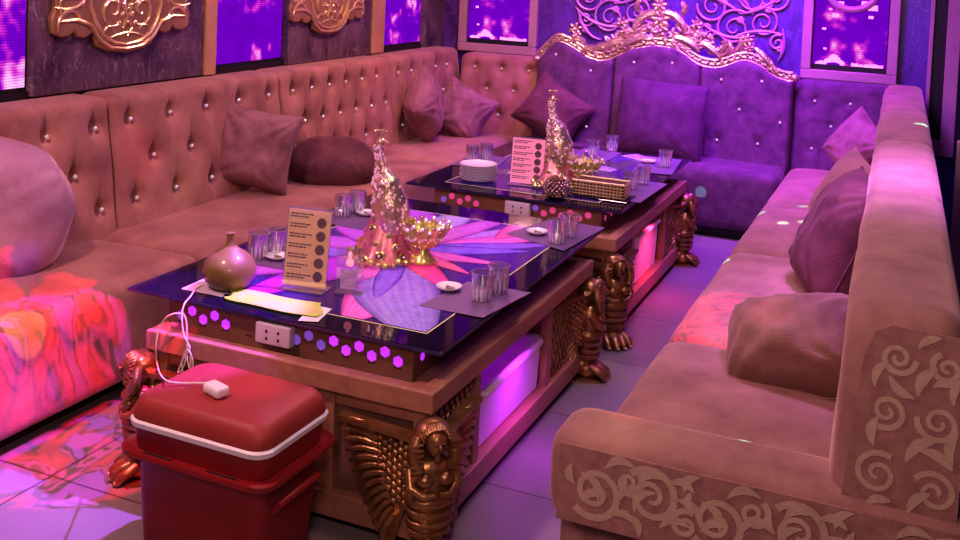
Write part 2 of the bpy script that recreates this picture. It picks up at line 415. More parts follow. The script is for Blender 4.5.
def carved_board(yc, zc, hw, label):
    r = empty('carved_wall_ornament', label, 'wall ornament', (XL+.06, yc, zc-.27))
    half = [(0, -.285), (.10, -.275), (.17, -.25), (.185, -.205), (.19, -.18), (.215, -.195), (.25, -.21), (.29, -.20), (.305, -.175),
            (.33, -.195), (.38, -.20), (.42, -.18), (.43, -.12), (.405, -.06), (.425, 0)]
    right = half+[(x, -y) for x, y in half[::-1][1:]]
    full = right+[(-x, y) for x, y in right[::-1][1:-1]]
    k = hw/.43
    m = MB(); m.prism([(x*k, y) for x, y in full], (XL+.06, yc, zc), (0, 1, 0), (0, 0, 1), (.03, 0, 0))
    m.build('board', 'carved', r, bevel=.008, smooth=30)
    m = MB(); X = XL+.092
    def curve(pts, rad=.006, both=True):
        for s_ in ((1, -1) if both else (1,)):
            for t in (1, -1):
                P = [Vector((X, yc+s_*a*k, zc+t*b)) for a, b in pts]
                m.tube(P, [rad*(.5+1.1*sin(PI*(i+.5)/len(P))) for i in range(len(P))], 6)
    def arc(cx, cz, r0, r1, a0, a1, n=14): return [(cx+(r0+(r1-r0)*i/n)*cos(a0+(a1-a0)*i/n), cz+(r0+(r1-r0)*i/n)*sin(a0+(a1-a0)*i/n)) for i in range(n+1)]
    curve([(0, -.245), (.08, -.235), (.15, -.20), (.19, -.14), (.22, -.07), (.22, 0)], .007)
    curve([(0, -.265), (.10, -.255), (.17, -.215), (.22, -.15), (.30, -.125), (.40, -.13)], .007)
    curve(arc(.33, -.15, .07, .06, -.3, PI*.95), .006)
    curve(arc(.30, -.05, .10, .03, -.6, PI*1.2), .006)
    curve([(.24, -.03), (.30, -.07), (.36, -.08), (.42, -.07)], .005)
    curve([(.23, 0), (.30, -.03), (.38, -.03), (.42, -.02)], .005)
    curve(arc(.09, -.09, .075, .015, -2.2, PI*1.6, 24), .006)
    curve(arc(.10, -.19, .05, .02, -1, PI*.9), .004)
    curve([(0, -.21), (.03, -.17), (.0, -.12), (.03, -.06), (0, -.03)], .005)
    curve([(0, -.19), (.06, -.20), (.10, -.21)], .004)
    for a, b in [(0, -.15), (.03, -.11), (.02, -.07), (.05, -.15), (.06, -.06), (0, -.09)]:
        for t in (1, -1):
            for s_ in (1, -1): m.ell((X, yc+s_*a*k, zc+t*b), (.008, .014, .014), 8, 6)
    m.build('scroll_relief', 'carved_hi', r)
carved_board(3.69, 1.455, .44, 'carved gilt board with polished scroll relief, nearer to the camera')
carved_board(5.44, 1.455, .43, 'carved rose gilt board with scroll relief between the two narrow LED screens')

# back wall: framed screens
def framed_screen(x0, x1, z0, z1, mt, label, fw=.062, arch=False):
    r = empty('framed_led_screen', label, 'screen', ((x0+x1)/2, YB, z0))
    m = MB(); Y0, Y1 = YB-.055, YB-.001
    m.box((x0, Y0, z0), (x1, Y1, z0+fw)); m.box((x0, Y0, z1-fw), (x1, Y1, z1)); m.box((x0, Y0, z0+fw), (x0+fw, Y1, z1-fw)); m.box((x1-fw, Y0, z0+fw), (x1, Y1, z1-fw))
    m.build('screen_frame', 'frame', r, bevel=.006, smooth=0)
    m = MB(); m.box((x0+fw, YB-.02, z0+fw), (x1-fw, Y1, z1-fw)); m.build('screen_housing', 'black', r, smooth=0)
    # pale flower picture elements: strip along bottom of the picture, as thin light emitting areas
    m = MB(); xx = x0+fw+.02; W = x1-x0-2*fw
    random.seed(int(x0*100))
    for i in range(30):
        u = (i+.5)/30; h = .012+.055*max(0, 1-abs(u-.27)/.17)+.012*random.random()
        if .44 < u < .52: continue
        m.box((xx+u*(W-.05), YB-.0262, z0+fw+.037+(h*.25 if abs(u-.27) < .1 else 0)), (xx+u*(W-.05)+W/34, YB-.0243, z0+fw+.037+h))
    for (u, v, s_) in [(.12, .27, .012), (.28, .36, .02), (.34, .44, .022), (.8, .36, .015), (.82, .42, .03), (.7, .45, .02), (.2, .4, .01), (.15, .14, .01)]:
        m.box((xx+u*(W-.05)-s_, YB-.0262, z0+fw+v-s_*.6), (xx+u*(W-.05)+s_, YB-.0243, z0+fw+v+s_*.6))
    m.m = [1]*len(m.f); m.box((x0+fw+.008, YB-.0241, z0+fw+.035), (x1-fw-.008, YB-.02, z1-fw-.01), 0)
    m.build('display_panel', [mt, 'ledpic'], r, smooth=0)
    if arch:
        m = MB(); cx = (x0+x1)/2; P = []
        for i in range(41):
            a = 2*PI*i/40; P.append((cx+.165*cos(a), YB-.04, z0+.62+.155*sin(a)))
        m.tube(P[:-1], .022, 8, closed=True); m.build('oval_moulding', 'frame', r)
MT['ledpic'] = mat('bright pink led pixels', (1, .5, .9), (.9, .1, .4), rough=.5, nscale=60, emis=(1, .32, .75), es=.9)
framed_screen(-3.2, -2.575, .985, 2.5, 'led3', 'framed violet LED screen on the back wall beside the corner')
framed_screen(-.72, -.13, .985, 2.5, 'led3', 'framed violet LED screen with oval moulding on the right of the back wall', arch=True)
# tall narrow framed recess at the far right of the back wall
m = MB(); m.box((.045, YB-.03, .75), (.07, YB-.001, 2.5)); m.box((.145, YB-.05, .56), (.225, YB-.001, 2.5)); m.box((.07, YB-.04, .56), (.145, YB-.001, .66))
m.build('trim_8', 'frame', smooth=0, bevel=.004)['kind'] = 'structure'
m = MB(); m.box((.07, YB-.012, .66), (.145, YB-.001, 2.5)); struct(m.build('trim_9', 'black', smooth=0))
p = at_y(949, 265, 5.3); m = MB(); m.box((p.x, 5.25, 0), (p.x+.10, 5.32, .92)); m.build('trim_10', 'frame', smooth=0, bevel=.004)['kind'] = 'structure'

# filigree scroll decorations on the back wall
def filigree(xc, zc, label, flip):
    r = empty('scrollwork_wall_decoration', label, 'wall ornament', (xc, YB, zc-.3))
    m = MB(); Y = YB-.012; rr = random.Random(4)
    def P(u, v): return Vector((xc+flip*u, Y, zc+v))
    def spiral(cx, cz, R, a0, turns, w=.010, n=34):
        pts = []
        for i in range(n+1):
            t = i/n; a = a0+turns*2*PI*t; q = R*(1-.86*t); pts.append(P(cx+q*cos(a), cz+q*sin(a)))
        m.tube(pts, [w*(1-.4*i/n) for i in range(n+1)], 6)
    for (cx, cz, R, a0, t) in [(-.02, -.08, .13, 1, 1.8), (.17, -.03, .11, 2.4, -1.9), (.10, .13, .13, -.5, 1.7), (-.17, .06, .11, 3, 1.7), (-.06, .24, .12, .4, -1.8),
                               (.25, .15, .10, 3.6, 1.6), (-.20, -.10, .06, 0, -1.5), (.27, -.16, .055, 1.2, 1.4), (.06, -.20, .07, 2, -1.5), (-.12, .36, .1, .4, 1.6), (.14, .34, .12, 2, 1.8), (-.24, .22, .08, .2, -1.7), (.30, .32, .08, .2, 1.5)]:
        spiral(cx, cz, R, a0, t)
    for (a, b, c) in [((-.28, -.02), (-.1, -.2), (.12, -.12)), ((-.05, -.16), (.1, -.06), (.3, -.1)), ((.3, -.06), (.33, -.2), (.28, -.28)), ((-.3, .15), (-.1, .12), (.02, .02)),
                      ((.02, .02), (.2, .05), (.33, .22)), ((-.2, .3), (0, .2), (.1, .02)), ((-.26, -.04), (-.2, -.24), (-.08, -.24)), ((.0, .1), (.1, .25), (.05, .45))]:
        pts = []
        for i in range(15):
            t = i/14; u = (1-t)**2*a[0]+2*t*(1-t)*b[0]+t*t*c[0]; v = (1-t)**2*a[1]+2*t*(1-t)*b[1]+t*t*c[1]; pts.append(P(u, v))
        m.tube(pts, [.004+.009*sin(PI*i/14) for i in range(15)], 6)
    m.build('scrolls', 'filigree', r)
    q = MB()
    for (u, v) in [(.02, -.02), (-.1, .1), (.2, .06), (.08, .3), (.29, -.2), (-.2, -.18), (-.02, .3)]:
        for k in range(5):
            a = 2*PI*k/5; q.ell(P(u+.014*cos(a), v+.014*sin(a)), (.013, .006, .013), 8, 5)
    q.build('blossoms', 'filigree', r)
filigree(-2.02, 1.38, 'lilac scrollwork decoration on the back wall left of the gilded crest peak', 1)
filigree(-1.15, 1.36, 'lilac scrollwork decoration on the back wall right of the gilded crest peak', 1)

# ---------------------------------------------------------------- sofas
def back_panel(m, O, A, Nn, L, z0, z1, th, lean, dents, r=.05, dd=.03, crease=True, nA=56, puff=.012, mi=0, topfn=None):
    """upholstered back: O base point on the front plane, A along, Nn outward normal; dents = [(a, z)]"""
    O = Vector(O); A = Vector(A); Nn = Vector(Nn)
    Hh = z1-z0
    def fn(p, n):
        a, t, z = p
        q = 0
        if n.y < -.2 or t < -th*.4:
            for (da, dz) in dents:
                dx = a-da; dz_ = (z-dz)
                d2 = dx*dx+dz_*dz_
                if d2 < .04: q += dd*math.exp(-d2/.0009)+dd*.35*math.exp(-d2/.006)
                if crease and dz_ > 0 and abs(dx) < .1:      # fold running up from the button
                    q += dd*.55*math.exp(-dx*dx/.00035)*max(0, 1-dz_/.17)
                if crease and dz_ <= 0 and abs(dx) < .1:
                    q += dd*.30*math.exp(-dx*dx/.00040)*max(0, 1+dz_/.16)
            q -= puff*max(0, 1-abs(2*a/L-1)**4)
            q += .004*noise.noise(Vector((a*5+O.x, z*5, O.y)))
            q *= max(0, min(1, (-t+th*.1)/(th*.4)))
        zt = z0+z
        if topfn: zt = z0+z*(topfn(a)-z0)/Hh
        return O+A*a-Nn*(t+th/2+q+lean*z)+Vector((0, 0, zt))
    # local block: x 0..L, y -th/2..th/2 (front = -th/2), z 0..Hh
    m.soft((0, -th/2, 0), (L, th/2, Hh), r, fn, (nA, 8, 46), mi)
def back_point(O, A, Nn, th, lean, a, z0, z, out=.0):
    return Vector(O)+Vector(A)*a-Vector(Nn)*(lean*z-out)+Vector((0, 0, z0+z))
def make_back(name, parent, O, A, Nn, L, z0, z1, th, lean, cols, rows, fabric, a0=None, da=None, **kw):
    """rows: list of z above z0; cols spacing; staggered"""
    dents = []
    da = da or .27
    for ri, z in enumerate(rows):
        off = (a0 if a0 is not None else da/2)+(da/2 if ri % 2 else 0)
        a = off % da
        while a < L-.03:
            if a > .03: dents.append((a, z))
            a += da
    m = MB(); back_panel(m, O, A, Nn, L, z0, z1, th, lean, dents, **kw)
    for (a, z) in dents:
        p = back_point(O, A, Nn, th, lean, a, z0, z, -(.018 if kw.get('dd', .03) > .015 else .004)+.004)
        m.ell(p, .0095, 8, 6, 1)
    return m.build(name, [fabric, 'crystal'], parent, smooth=60)

def seat_fn(bulge_lo, bulge_hi, amp=.012, seed=0):
    def fn(p, n):
        q = Vector(p)
        if n.z > .3:
            u = (p[0]-bulge_lo[0])/(bulge_hi[0]-bulge_lo[0]); v = (p[1]-bulge_lo[1])/(bulge_hi[1]-bulge_lo[1])
            q.z += amp*(1-abs(2*u-1)**4)*(1-abs(2*v-1)**4)+.006*noise.noise(Vector((p[0]*4, p[1]*3, seed)))
        return q
    return fn

# left sofa
sl = empty('sofa', 'long rose velvet button-tufted sofa along the left wall', 'sofa', (-3.0, 4.2, 0))
m = MB(); m.box((-3.36, 1.25, 0), (-2.68, 6.45, .07)); m.build('plinth', 'black', sl, smooth=0)
for k, (y0, y1) in enumerate([(1.25, 3.35), (3.354, 5.65), (5.654, 7.10)]):
    xx = -2.58 if k < 2 else -2.58
    lo, hi = (-3.20, y0, .06), (xx, y1 if k < 2 else 6.85, .435)
    m = MB(); m.soft(lo, hi, .055, seat_fn(lo, hi, .012, k), (14, 30, 10)); m.build('seat_cushion', 'velvet', sl, smooth=60)
Ob = -3.09
for k, (y0, y1) in enumerate([(1.3, 3.46), (3.463, 4.74), (4.743, 5.99), (5.993, 7.08)]):
    make_back('back_panel', sl, (Ob, y0, 0), (0, 1, 0), (1, 0, 0), y1-y0, .36, 1.008, .215, .14, 0, [.535, .36, .19] if k else [.52, .34, .18], 'velvet',
              a0=(.12 if k else .235), da=(.262 if k < 2 else .19), nA=int((y1-y0)*80), r=.045, dd=.046)

# right sofa
sr = empty('sofa', 'taupe rose velvet sofa along the right side with a damask arm end', 'sofa', (-.35, 4.5, 0))
m = MB(); m.box((-.66, 2.26, 0), (.08, 6.9, .33)); m.build('base', 'black', sr, smooth=0)
for k, (y0, y1) in enumerate([(2.36, 3.41), (3.44, 4.64), (4.67, 5.77), (5.80, 6.86)]):
    lo, hi = (-.735, y0, .10), (-.10, y1, .43)
    m = MB(); m.soft(lo, hi, .06, seat_fn(lo, hi, .034, 5+k), (16, 24, 10)); m.build('seat_cushion', 'velvet_r', sr, smooth=60)
for k, (y0, y1) in enumerate([(2.2, 3.50), (3.503, 4.62), (4.623, 5.80), (5.803, 7.08)]):
    # along +y, outward normal -x
    m = MB(); back_panel(m, (-.135-.018*(y0-2.2), y0, 0), (-.018, 1, 0), (-1, 0, 0), y1-y0, .36, .997, .225, .05,
                         [(a, z) for z, o in ((.45, .1), (.3, .22)) for a in [o+.27*i for i in range(8)] if .06 < a < y1-y0-.05] if k > 1 else [], r=.055, dd=.02, nA=int((y1-y0)*34), puff=.006)
    if k == 0:
        # woven damask on the end face
        rr = random.Random(3)
        m.prism([(-.098, .58), (.119, .58), (.121, .93), (.105, .962), (-.02, .968), (-.05, .95), (-.068, .90)], (0, 2.1975, 0), (1, 0, 0), (0, 0, 1), (0, .004, 0), 2)
        def sp(cx, cz, R, a0, t, w):
            P = []; W = []
            n = 30
            for i in range(n+1):
                f = i/n; a = a0+t*2*PI*f; q = R*(1-.85*f); P.append((cx+q*cos(a), 2.1960, cz+q*sin(a))); W.append(w*(1.1-.4*f))
            m.ribbon(P, W, (0, 1, 0), 3)
        def leaf(cx, cz, l, a, w):
            P = [(cx+cos(a)*l*i/8+.15*l*sin(PI*i/8)*-sin(a), 2.1960, cz+sin(a)*l*i/8+.15*l*sin(PI*i/8)*cos(a)) for i in range(9)]
            m.ribbon(P, [.7*w*sin(PI*(i+.3)/9) for i in range(9)], (0, 1, 0), 3)
        for (cx, cz, R, a0, t) in [(-.03, .665, .045, 1, 1.6), (.075, .65, .042, 2.6, -1.5), (-.02, .795, .036, -2, 1.5), (.075, .79, .040, 3, 1.6), (-.005, .905, .034, 0, -1.6), (.085, .90, .030, 2, 1.5)]:
            sp(cx, cz, R, a0, t, .0055)
        for q in [(.02, .70, .08, .8, .017), (.04, .73, .07, -.4, .015), (-.04, .72, .06, 1.5, .014), (.035, .835, .07, 1.1, .016), (.03, .83, .06, 2.5, .014), (.06, .86, .055, .2, .014), (-.045, .84, .06, 1.2, .012), (.105, .71, .07, 1.5, .014), (.03, .93, .05, .6, .012), (.03, .60, .06, .9, .015), (.10, .83, .06, 1.3, .012), (-.05, .60, .05, .3, .013)]:
            leaf(*q)
    m.build('back_panel', ['velvet_r', 'crystal', 'damask_bg', 'damask'], sr, smooth=60)

# front arm with damask
def arm_surface(u, v):
    """u 0..1 along x, v 0..1 from the bottom of the outer face over the top"""
    return None
m = MB()
ax0, ax1 = -.722, .20
def armfn(p, n):
    q = Vector(p)
    q.z += .006*noise.noise(Vector((p[0]*3, 1, 2)))
    if n.z > .5: q.z += -.02*max(0, (p[0]+.1))  # sinks gently towards the back
    return q
m.soft((ax0, 2.17, .40), (ax1, 2.375, .615), .06, armfn, (30, 10, 10), 0)
Yf = 2.1685
m.box((ax0+.035, Yf+.0002, .420), (ax1-.03, Yf+.004, .592), 1)
def vine_sp(cx, cz, R, a0, t, w, n=34):
    P = []; W = []
    for i in range(n+1):
        f = i/n; a = a0+t*2*PI*f; q = R*(1-.85*f); P.append((cx+q*cos(a), Yf-.001, cz+q*sin(a))); W.append(w*(1.15-.5*f))
    m.ribbon(P, W, (0, 1, 0), 2)
def vine_leaf(cx, cz, l, a, w, b=.25):
    P = [(cx+cos(a)*l*i/9-sin(a)*b*l*sin(PI*i/9), Yf-.001, cz+sin(a)*l*i/9+cos(a)*b*l*sin(PI*i/9)) for i in range(10)]
    m.ribbon(P, [w*sin(PI*(i+.2)/9.6) for i in range(10)], (0, 1, 0), 2)
for i, cx in enumerate([-.60, -.475, -.335, -.17, -.01, .12]):
    up = 1 if i % 2 else -1
    vine_sp(cx, .510+.010*up, .062, (2.4 if up > 0 else -2.4), 1.7*(-up), .0072)
    vine_sp(cx+.075, .508-.03*up, .032, 1, 1.4*up, .006)
    for k, (dx, dz, l, a) in enumerate([(-.035, -.03*up, .06, .9*up), (-.03, .035*up, .05, .4), (.02, -.05*up, .06, .25), (.05, .02*up, .06, -.6*up), (.07, .04*up, .045, .9*up), (-.045, .0, .04, 1.8), (.035, .05*up, .05, -.1)]):
        vine_leaf(cx+dx, .507+dz, l*1.15, a, .0095)
m.build('front_arm', ['velvet_r', 'damask_bg', 'damask'], sr, smooth=60)
m = MB(); m.box((-.70, 2.25, .0), (.15, 2.3, .42)); m.build('skirt', 'damask_bg', sr, smooth=0)

# back sofa with gilded crest
sb = empty('sofa', 'plum velvet sofa on the back wall crowned by a gilded carved crest', 'sofa', (-1.65, 6.8, 0))
m = MB(); m.box((-2.5, 6.53, 0), (-.75, 7.1, .07)); m.build('plinth', 'black', sb, smooth=0)
for k, (x0, x1) in enumerate([(-2.572, -1.66), (-1.656, -.745)]):
    lo, hi = (x0, 6.46, .06), (x1, 6.98, .43)
    m = MB(); m.soft(lo, hi, .055, seat_fn(lo, hi, .014, 9+k), (20, 12, 10)); m.build('seat_cushion', 'velvet_b', sb, smooth=60)
make_back('back_panel', sb, (-3.10, 6.86, 0), (1, 0, 0), (0, -1, 0), .62, .36, .985, .2, .12, 0, [.53, .38, .2], 'velvet', a0=.12, da=.21, nA=40, dd=.03)
# crest curve, measured on the plane of the sofa back
YC = 6.95
cr_px = [(540, 58), (549, 49), (560, 38), (568, 40), (577, 45), (590, 54), (602, 58), (612, 57), (620, 53), (637, 46), (655, 43), (668, 44), (680, 47), (688, 52), (695, 58), (705, 63), (715, 65), (724, 64), (732, 61), (740, 58), (749, 57), (757, 60), (765, 65), (772, 71), (780, 75), (790, 78), (794, 77)]
CR = [at_y(px, py, YC) for px, py in cr_px]
def ctop(x):
    if x <= CR[0].x: return CR[0].z
    for a, b in zip(CR, CR[1:]):
        if a.x <= x <= b.x: return a.z+(b.z-a.z)*(x-a.x)/(b.x-a.x)
    return CR[-1].z
xa, xb = -2.475, -.735
for k, (x0, x1) in enumerate([(xa, -1.92), (-1.917, -1.33), (-1.327, xb)]):
    L = x1-x0
    dn = [(a, z) for z, o in ((.56, .14), (.36, .27), (.19, .14)) for a in [o+.26*i for i in range(3)] if .05 < a < L-.05]
    m = MB(); back_panel(m, (x0, 6.79, 0), (1, 0, 0), (0, -1, 0), L, .36, 1.0, .25, .10, dn, r=.035, dd=.012, crease=False, nA=44, puff=.006, topfn=lambda a, x0=x0: ctop(x0+a)-.012)
    for (a, z) in dn: m.ell(back_point((x0, 6.79, 0), (1, 0, 0), (0, -1, 0), .25, .10, a, .36, z*(ctop(x0+a)-.372)/.64, .002), .0095, 8, 6, 1)
    m.build('back_panel', ['velvet_b', 'crystal'], sb, smooth=60)
make_back('back_panel', sb, (-.732, 6.86, 0), (1, 0, 0), (0, -1, 0), .62, .36, .985, .2, .12, 0, [.50, .35, .2], 'velvet_b', a0=.13, da=.215, nA=36, dd=.014, crease=False)

m = MB(); q = MB()
YF = 6.895
def dense(pts, k=4):
    out = []
    for a, b in zip(pts, pts[1:]):
        for i in range(k): out.append(a.lerp(b, i/k))
    return out+[pts[-1]]
def smoothp(P, it=3):
    for _ in range(it): P = [P[0]]+[(P[i-1]+P[i]*2+P[i+1])/4 for i in range(1, len(P)-1)]+[P[-1]]
    return P
CD = smoothp(dense([Vector((p.x, YF, p.z)) for p in CR]))
m.tube([p+Vector((0, 0, .004)) for p in CD], .020, 8); m.tube([p+Vector((0, -.012, .034)) for p in CD], .014, 8); m.tube([p+Vector((0, -.014, -.018)) for p in CD], .008, 6)
for i in range(2, len(CD)-2, 3):
    m.ell(CD[i]+Vector((0, -.02, .016)), (.012, .008, .010), 8, 5)
m.ell(CD[-1]+Vector((.01, -.01, .0)), (.03, .02, .028), 10, 7); m.ell(CD[0]+Vector((0, -.01, 0)), (.03, .02, .024), 10, 7)
m.build('gilded_rail', 'goldpale', sb)
def rosette(px, py, R, n=6):
    c = at_y(px, py, YF)
    for k in range(n):
        a = 2*PI*k/n+.3
        rot = Matrix.Rotation(-a, 3, 'Y')
        q.ell(c+Vector((cos(a)*R*.6, -.012, sin(a)*R*.6)), (R*.5, .016, R*.28), 8, 6, rot=rot)
    q.ell(c+Vector((0, -.026, 0)), R*.3, 8, 6)
def acan(px, py, L, ang, curl=1, w=.018):
    c = at_y(px, py, YF); P = []
    for i in range(12):
        t = i/11; a = ang+curl*t*2.2; step = L/11
        P.append(c.copy()); c = c+Vector((cos(a)*step, -.002, sin(a)*step))
    q.tube(P, [1.25*w*(.35+.9*sin(PI*(.15+.8*i/11))) for i in range(12)], 7)
    for i in range(2, 11, 2):
        a = ang+curl*(i/11)*2.2+PI/2
        rot = Matrix.Rotation(-a, 3, 'Y')
        q.ell(P[i]+Vector((cos(a)*w*.9, -.008, sin(a)*w*.9)), (w*.9, .010, w*.4), 7, 5, rot=rot)
rosette(660, 6, .055, 7); rosette(661, 20, .07, 7); rosette(661, 31, .05)
rosette(623, 23, .045); rosette(626, 31, .05); rosette(697, 25, .045); rosette(693, 33, .05)
rosette(576, 29, .05); rosette(577, 35, .04); rosette(747, 41, .05); rosette(749, 48, .035)
for (px, py, L, an, cu, w) in [(661, 14, .26, .2, -.9, .02), (661, 14, .26, PI-.2, .9, .02), (650, 38, .22, PI-.1, .5, .022), (672, 38, .22, .1, -.5, .022), (645, 24, .14, -1.9, -.8, .014), (677, 24, .14, -1.2, .8, .014),
                               (640, 12, .1, 2.4, -1, .014), (682, 14, .1, .6, 1, .014), (625, 40, .18, PI, .6, .02), (612, 48, .16, PI-.4, .7, .018), (598, 50, .14, 2.6, .9, .016), (586, 44, .12, 2.2, .8, .014),
                               (700, 42, .18, -.3, -.3, .02), (708, 50, .17, -.4, 1.0, .018), (720, 54, .14, -.2, 1.2, .016), (735, 52, .12, .5, .8, .014), (755, 48, .16, -.6, -.2, .014), (765, 56, .14, -.8, -.1, .012),
                               (568, 36, .13, 3.4, .3, .013), (560, 36, .09, 3.9, .2, .012), (706, 42, .10, .9, 1.6, .012), (636, 36, .12, 2.0, 1.4, .014), (686, 38, .12, 1.1, -1.4, .014), (655, 0, .07, 1.9, .8, .012), (665, 0, .07, 1.2, -.8, .012)]:
    acan(px, py, L, an, cu, w)
rr = random.Random(5)
for i in range(190):
    px = 606+rr.random()*108; top = 16+abs(px-661)*.42; py = top+(50-top)*rr.random()
    if abs(px-661) < 28 and abs(px-661) > 8 and 17 < py < 27: continue
    rot = Matrix.Rotation(rr.random()*6, 3, 'Y')
    q.ell(at_y(px, py, YF)+Vector((0, -.004-.018*rr.random(), 0)), (.030, .010, .010), 7, 5, rot=rot)
q.build('carved_crest', 'goldpale', sb)

# ---------------------------------------------------------------- cushions
def cushion(px, py, Y, w, h, t, az, lean, roll, mt, label, seed, sq=.12, wr=1.0, ro=.03, ex_=.5):
    """px, py = picture place of its middle at depth Y; az = heading of its face, lean back, roll in its own plane"""
    m = MB(); N = 40
    def P(u, v, s):
        x = 2*u-1; y = 2*v-1
        ex = 1-abs(x)**2.6; ey = 1-abs(y)**2.6
        th = t*.68*(max(0, ex)*max(0, ey))**ex_*(1-.14*y)
        kx = 1-sq*(1-abs(y)**2)*abs(x)**3; ky = 1-sq*(1-abs(x)**2)*abs(y)**3
        kx *= 1-ro*abs(y)**4; ky *= 1-ro*abs(x)**4
        X = x*w/2*kx; Z = y*h/2*ky
        f = noise.noise(Vector((x*1.4+seed, y*1.4, seed*.3+s)))*.55
        # folds running in from the corners
        d = 0
        for (cx, cy) in ((1, 1), (-1, 1), (1, -1), (-1, -1)):
            dx, dy = x-cx, y-cy; rr_ = math.hypot(dx, dy); a = math.atan2(dy*cy, dx*cx)
            d += math.exp(-rr_*1.9)*sin(a*16+seed+2*noise.noise(Vector((x*2, y*2, seed))))*.5
        r1 = 1-abs(noise.noise(Vector((x*2.1+y*.8+seed, (y-x)*1.1, s*2+seed))))*2
        e = min(1, 3*min(1-abs(x), 1-abs(y))+.02)
        th += (f*.13+d*.40*wr+(r1**3)*.07*wr)*t*.5*e
        return Vector((X, -s*th, Z))
    m.grid(lambda u, v: P(u, v, 1), N, N); m.grid(lambda u, v: P(u, v, -1), N, N, flip=True)
    # piped seam
    ring = []
    for i in range(4*N):
        k, f = divmod(i, N); f /= N
        ring.append({0: P(f, 0, 0), 1: P(1, f, 0), 2: P(1-f, 1, 0), 3: P(0, 1-f, 0)}[k])
    m.tube(ring, .004, 5, closed=True)
    o = m.build('throw_cushion', mt, smooth=180)
    # weld the rim
    import bmesh
    bm = bmesh.new(); bm.from_mesh(o.data); bmesh.ops.remove_doubles(bm, verts=bm.verts, dist=.0006); bm.to_mesh(o.data); bm.free()
    c = at_y(px, py, Y)
    o.matrix_world = Matrix.Translation(c) @ Matrix.Rotation(az, 4, 'Z') @ Matrix.Rotation(lean, 4, 'X') @ Matrix.Rotation(roll, 4, 'Y')
    return tag(o, label, 'cushion', 'loose velvet cushions on the sofas')
R = math.radians
# az 0 faces -Y (towards the camera end); +90 faces +X
cushion(-10, 212, 2.80, .58, .54, .26, R(38), R(-14), R(16), 'pil_light', 'big pinkish grey velvet cushion on the left sofa at the left picture edge', 1.3, sq=.0, wr=.6, ro=.32)
cushion(253, 148, 4.32, .44, .42, .15, R(28), R(-16), R(10), 'pil_mid', 'dusty rose velvet cushion with a knotted corner standing on the left sofa', 2.1)
cushion(332, 165, 4.80, .46, .34, .20, R(30), R(-52), R(0), 'pil_dark', 'dark wine cushion lying flat on the left sofa', 3.7, sq=0, ro=.30, wr=.5)
cushion(425, 104, 6.15, .36, .40, .17, R(98), R(-8), R(45), 'pil_mid', 'rose velvet cushion standing on its point in the far left corner', 4.4, sq=.06)
cushion(462, 112, 6.55, .40, .38, .15, R(22), R(-14), R(28), 'pil_mid', 'dusty mauve cushion with ribbed folds leaning beside the pointed one in the corner', 5.2, wr=1.6)
cushion(553, 112, 6.72, .46, .40, .16, R(10), R(-18), R(32), 'pil_dark', 'dark wine cushion behind the far peacock figure', 6.6)
cushion(660, 120, 6.66, .60, .52, .14, R(0), R(-14), R(2), 'pil_plum', 'large flat plum cushion leaning in the middle of the back sofa', 7.9, sq=.05, wr=.4)
cushion(858, 148, 6.45, .40, .36, .15, R(-40), R(-20), R(32), 'pil_mid', 'mauve cushion in the far right sofa corner', 8.8)
cushion(848, 198, 4.95, .44, .40, .14, R(-62), R(-26), R(10), 'velvet_r', 'pale rose cushion behind the tall dark one on the right sofa', 9.4, wr=.5)
cushion(843, 238, 4.15, .44, .52, .20, R(-72), R(-24), R(4), 'pil_dark', 'tall dark wine cushion leaning on the right sofa back', 10.6)
cushion(797, 350, 3.22, .47, .36, .25, R(-24), R(-46), R(-24), 'pil_warm', 'plump brown rose cushion nearest the front arm of the right sofa', 11.3, ro=.12, ex_=.68, wr=.9)

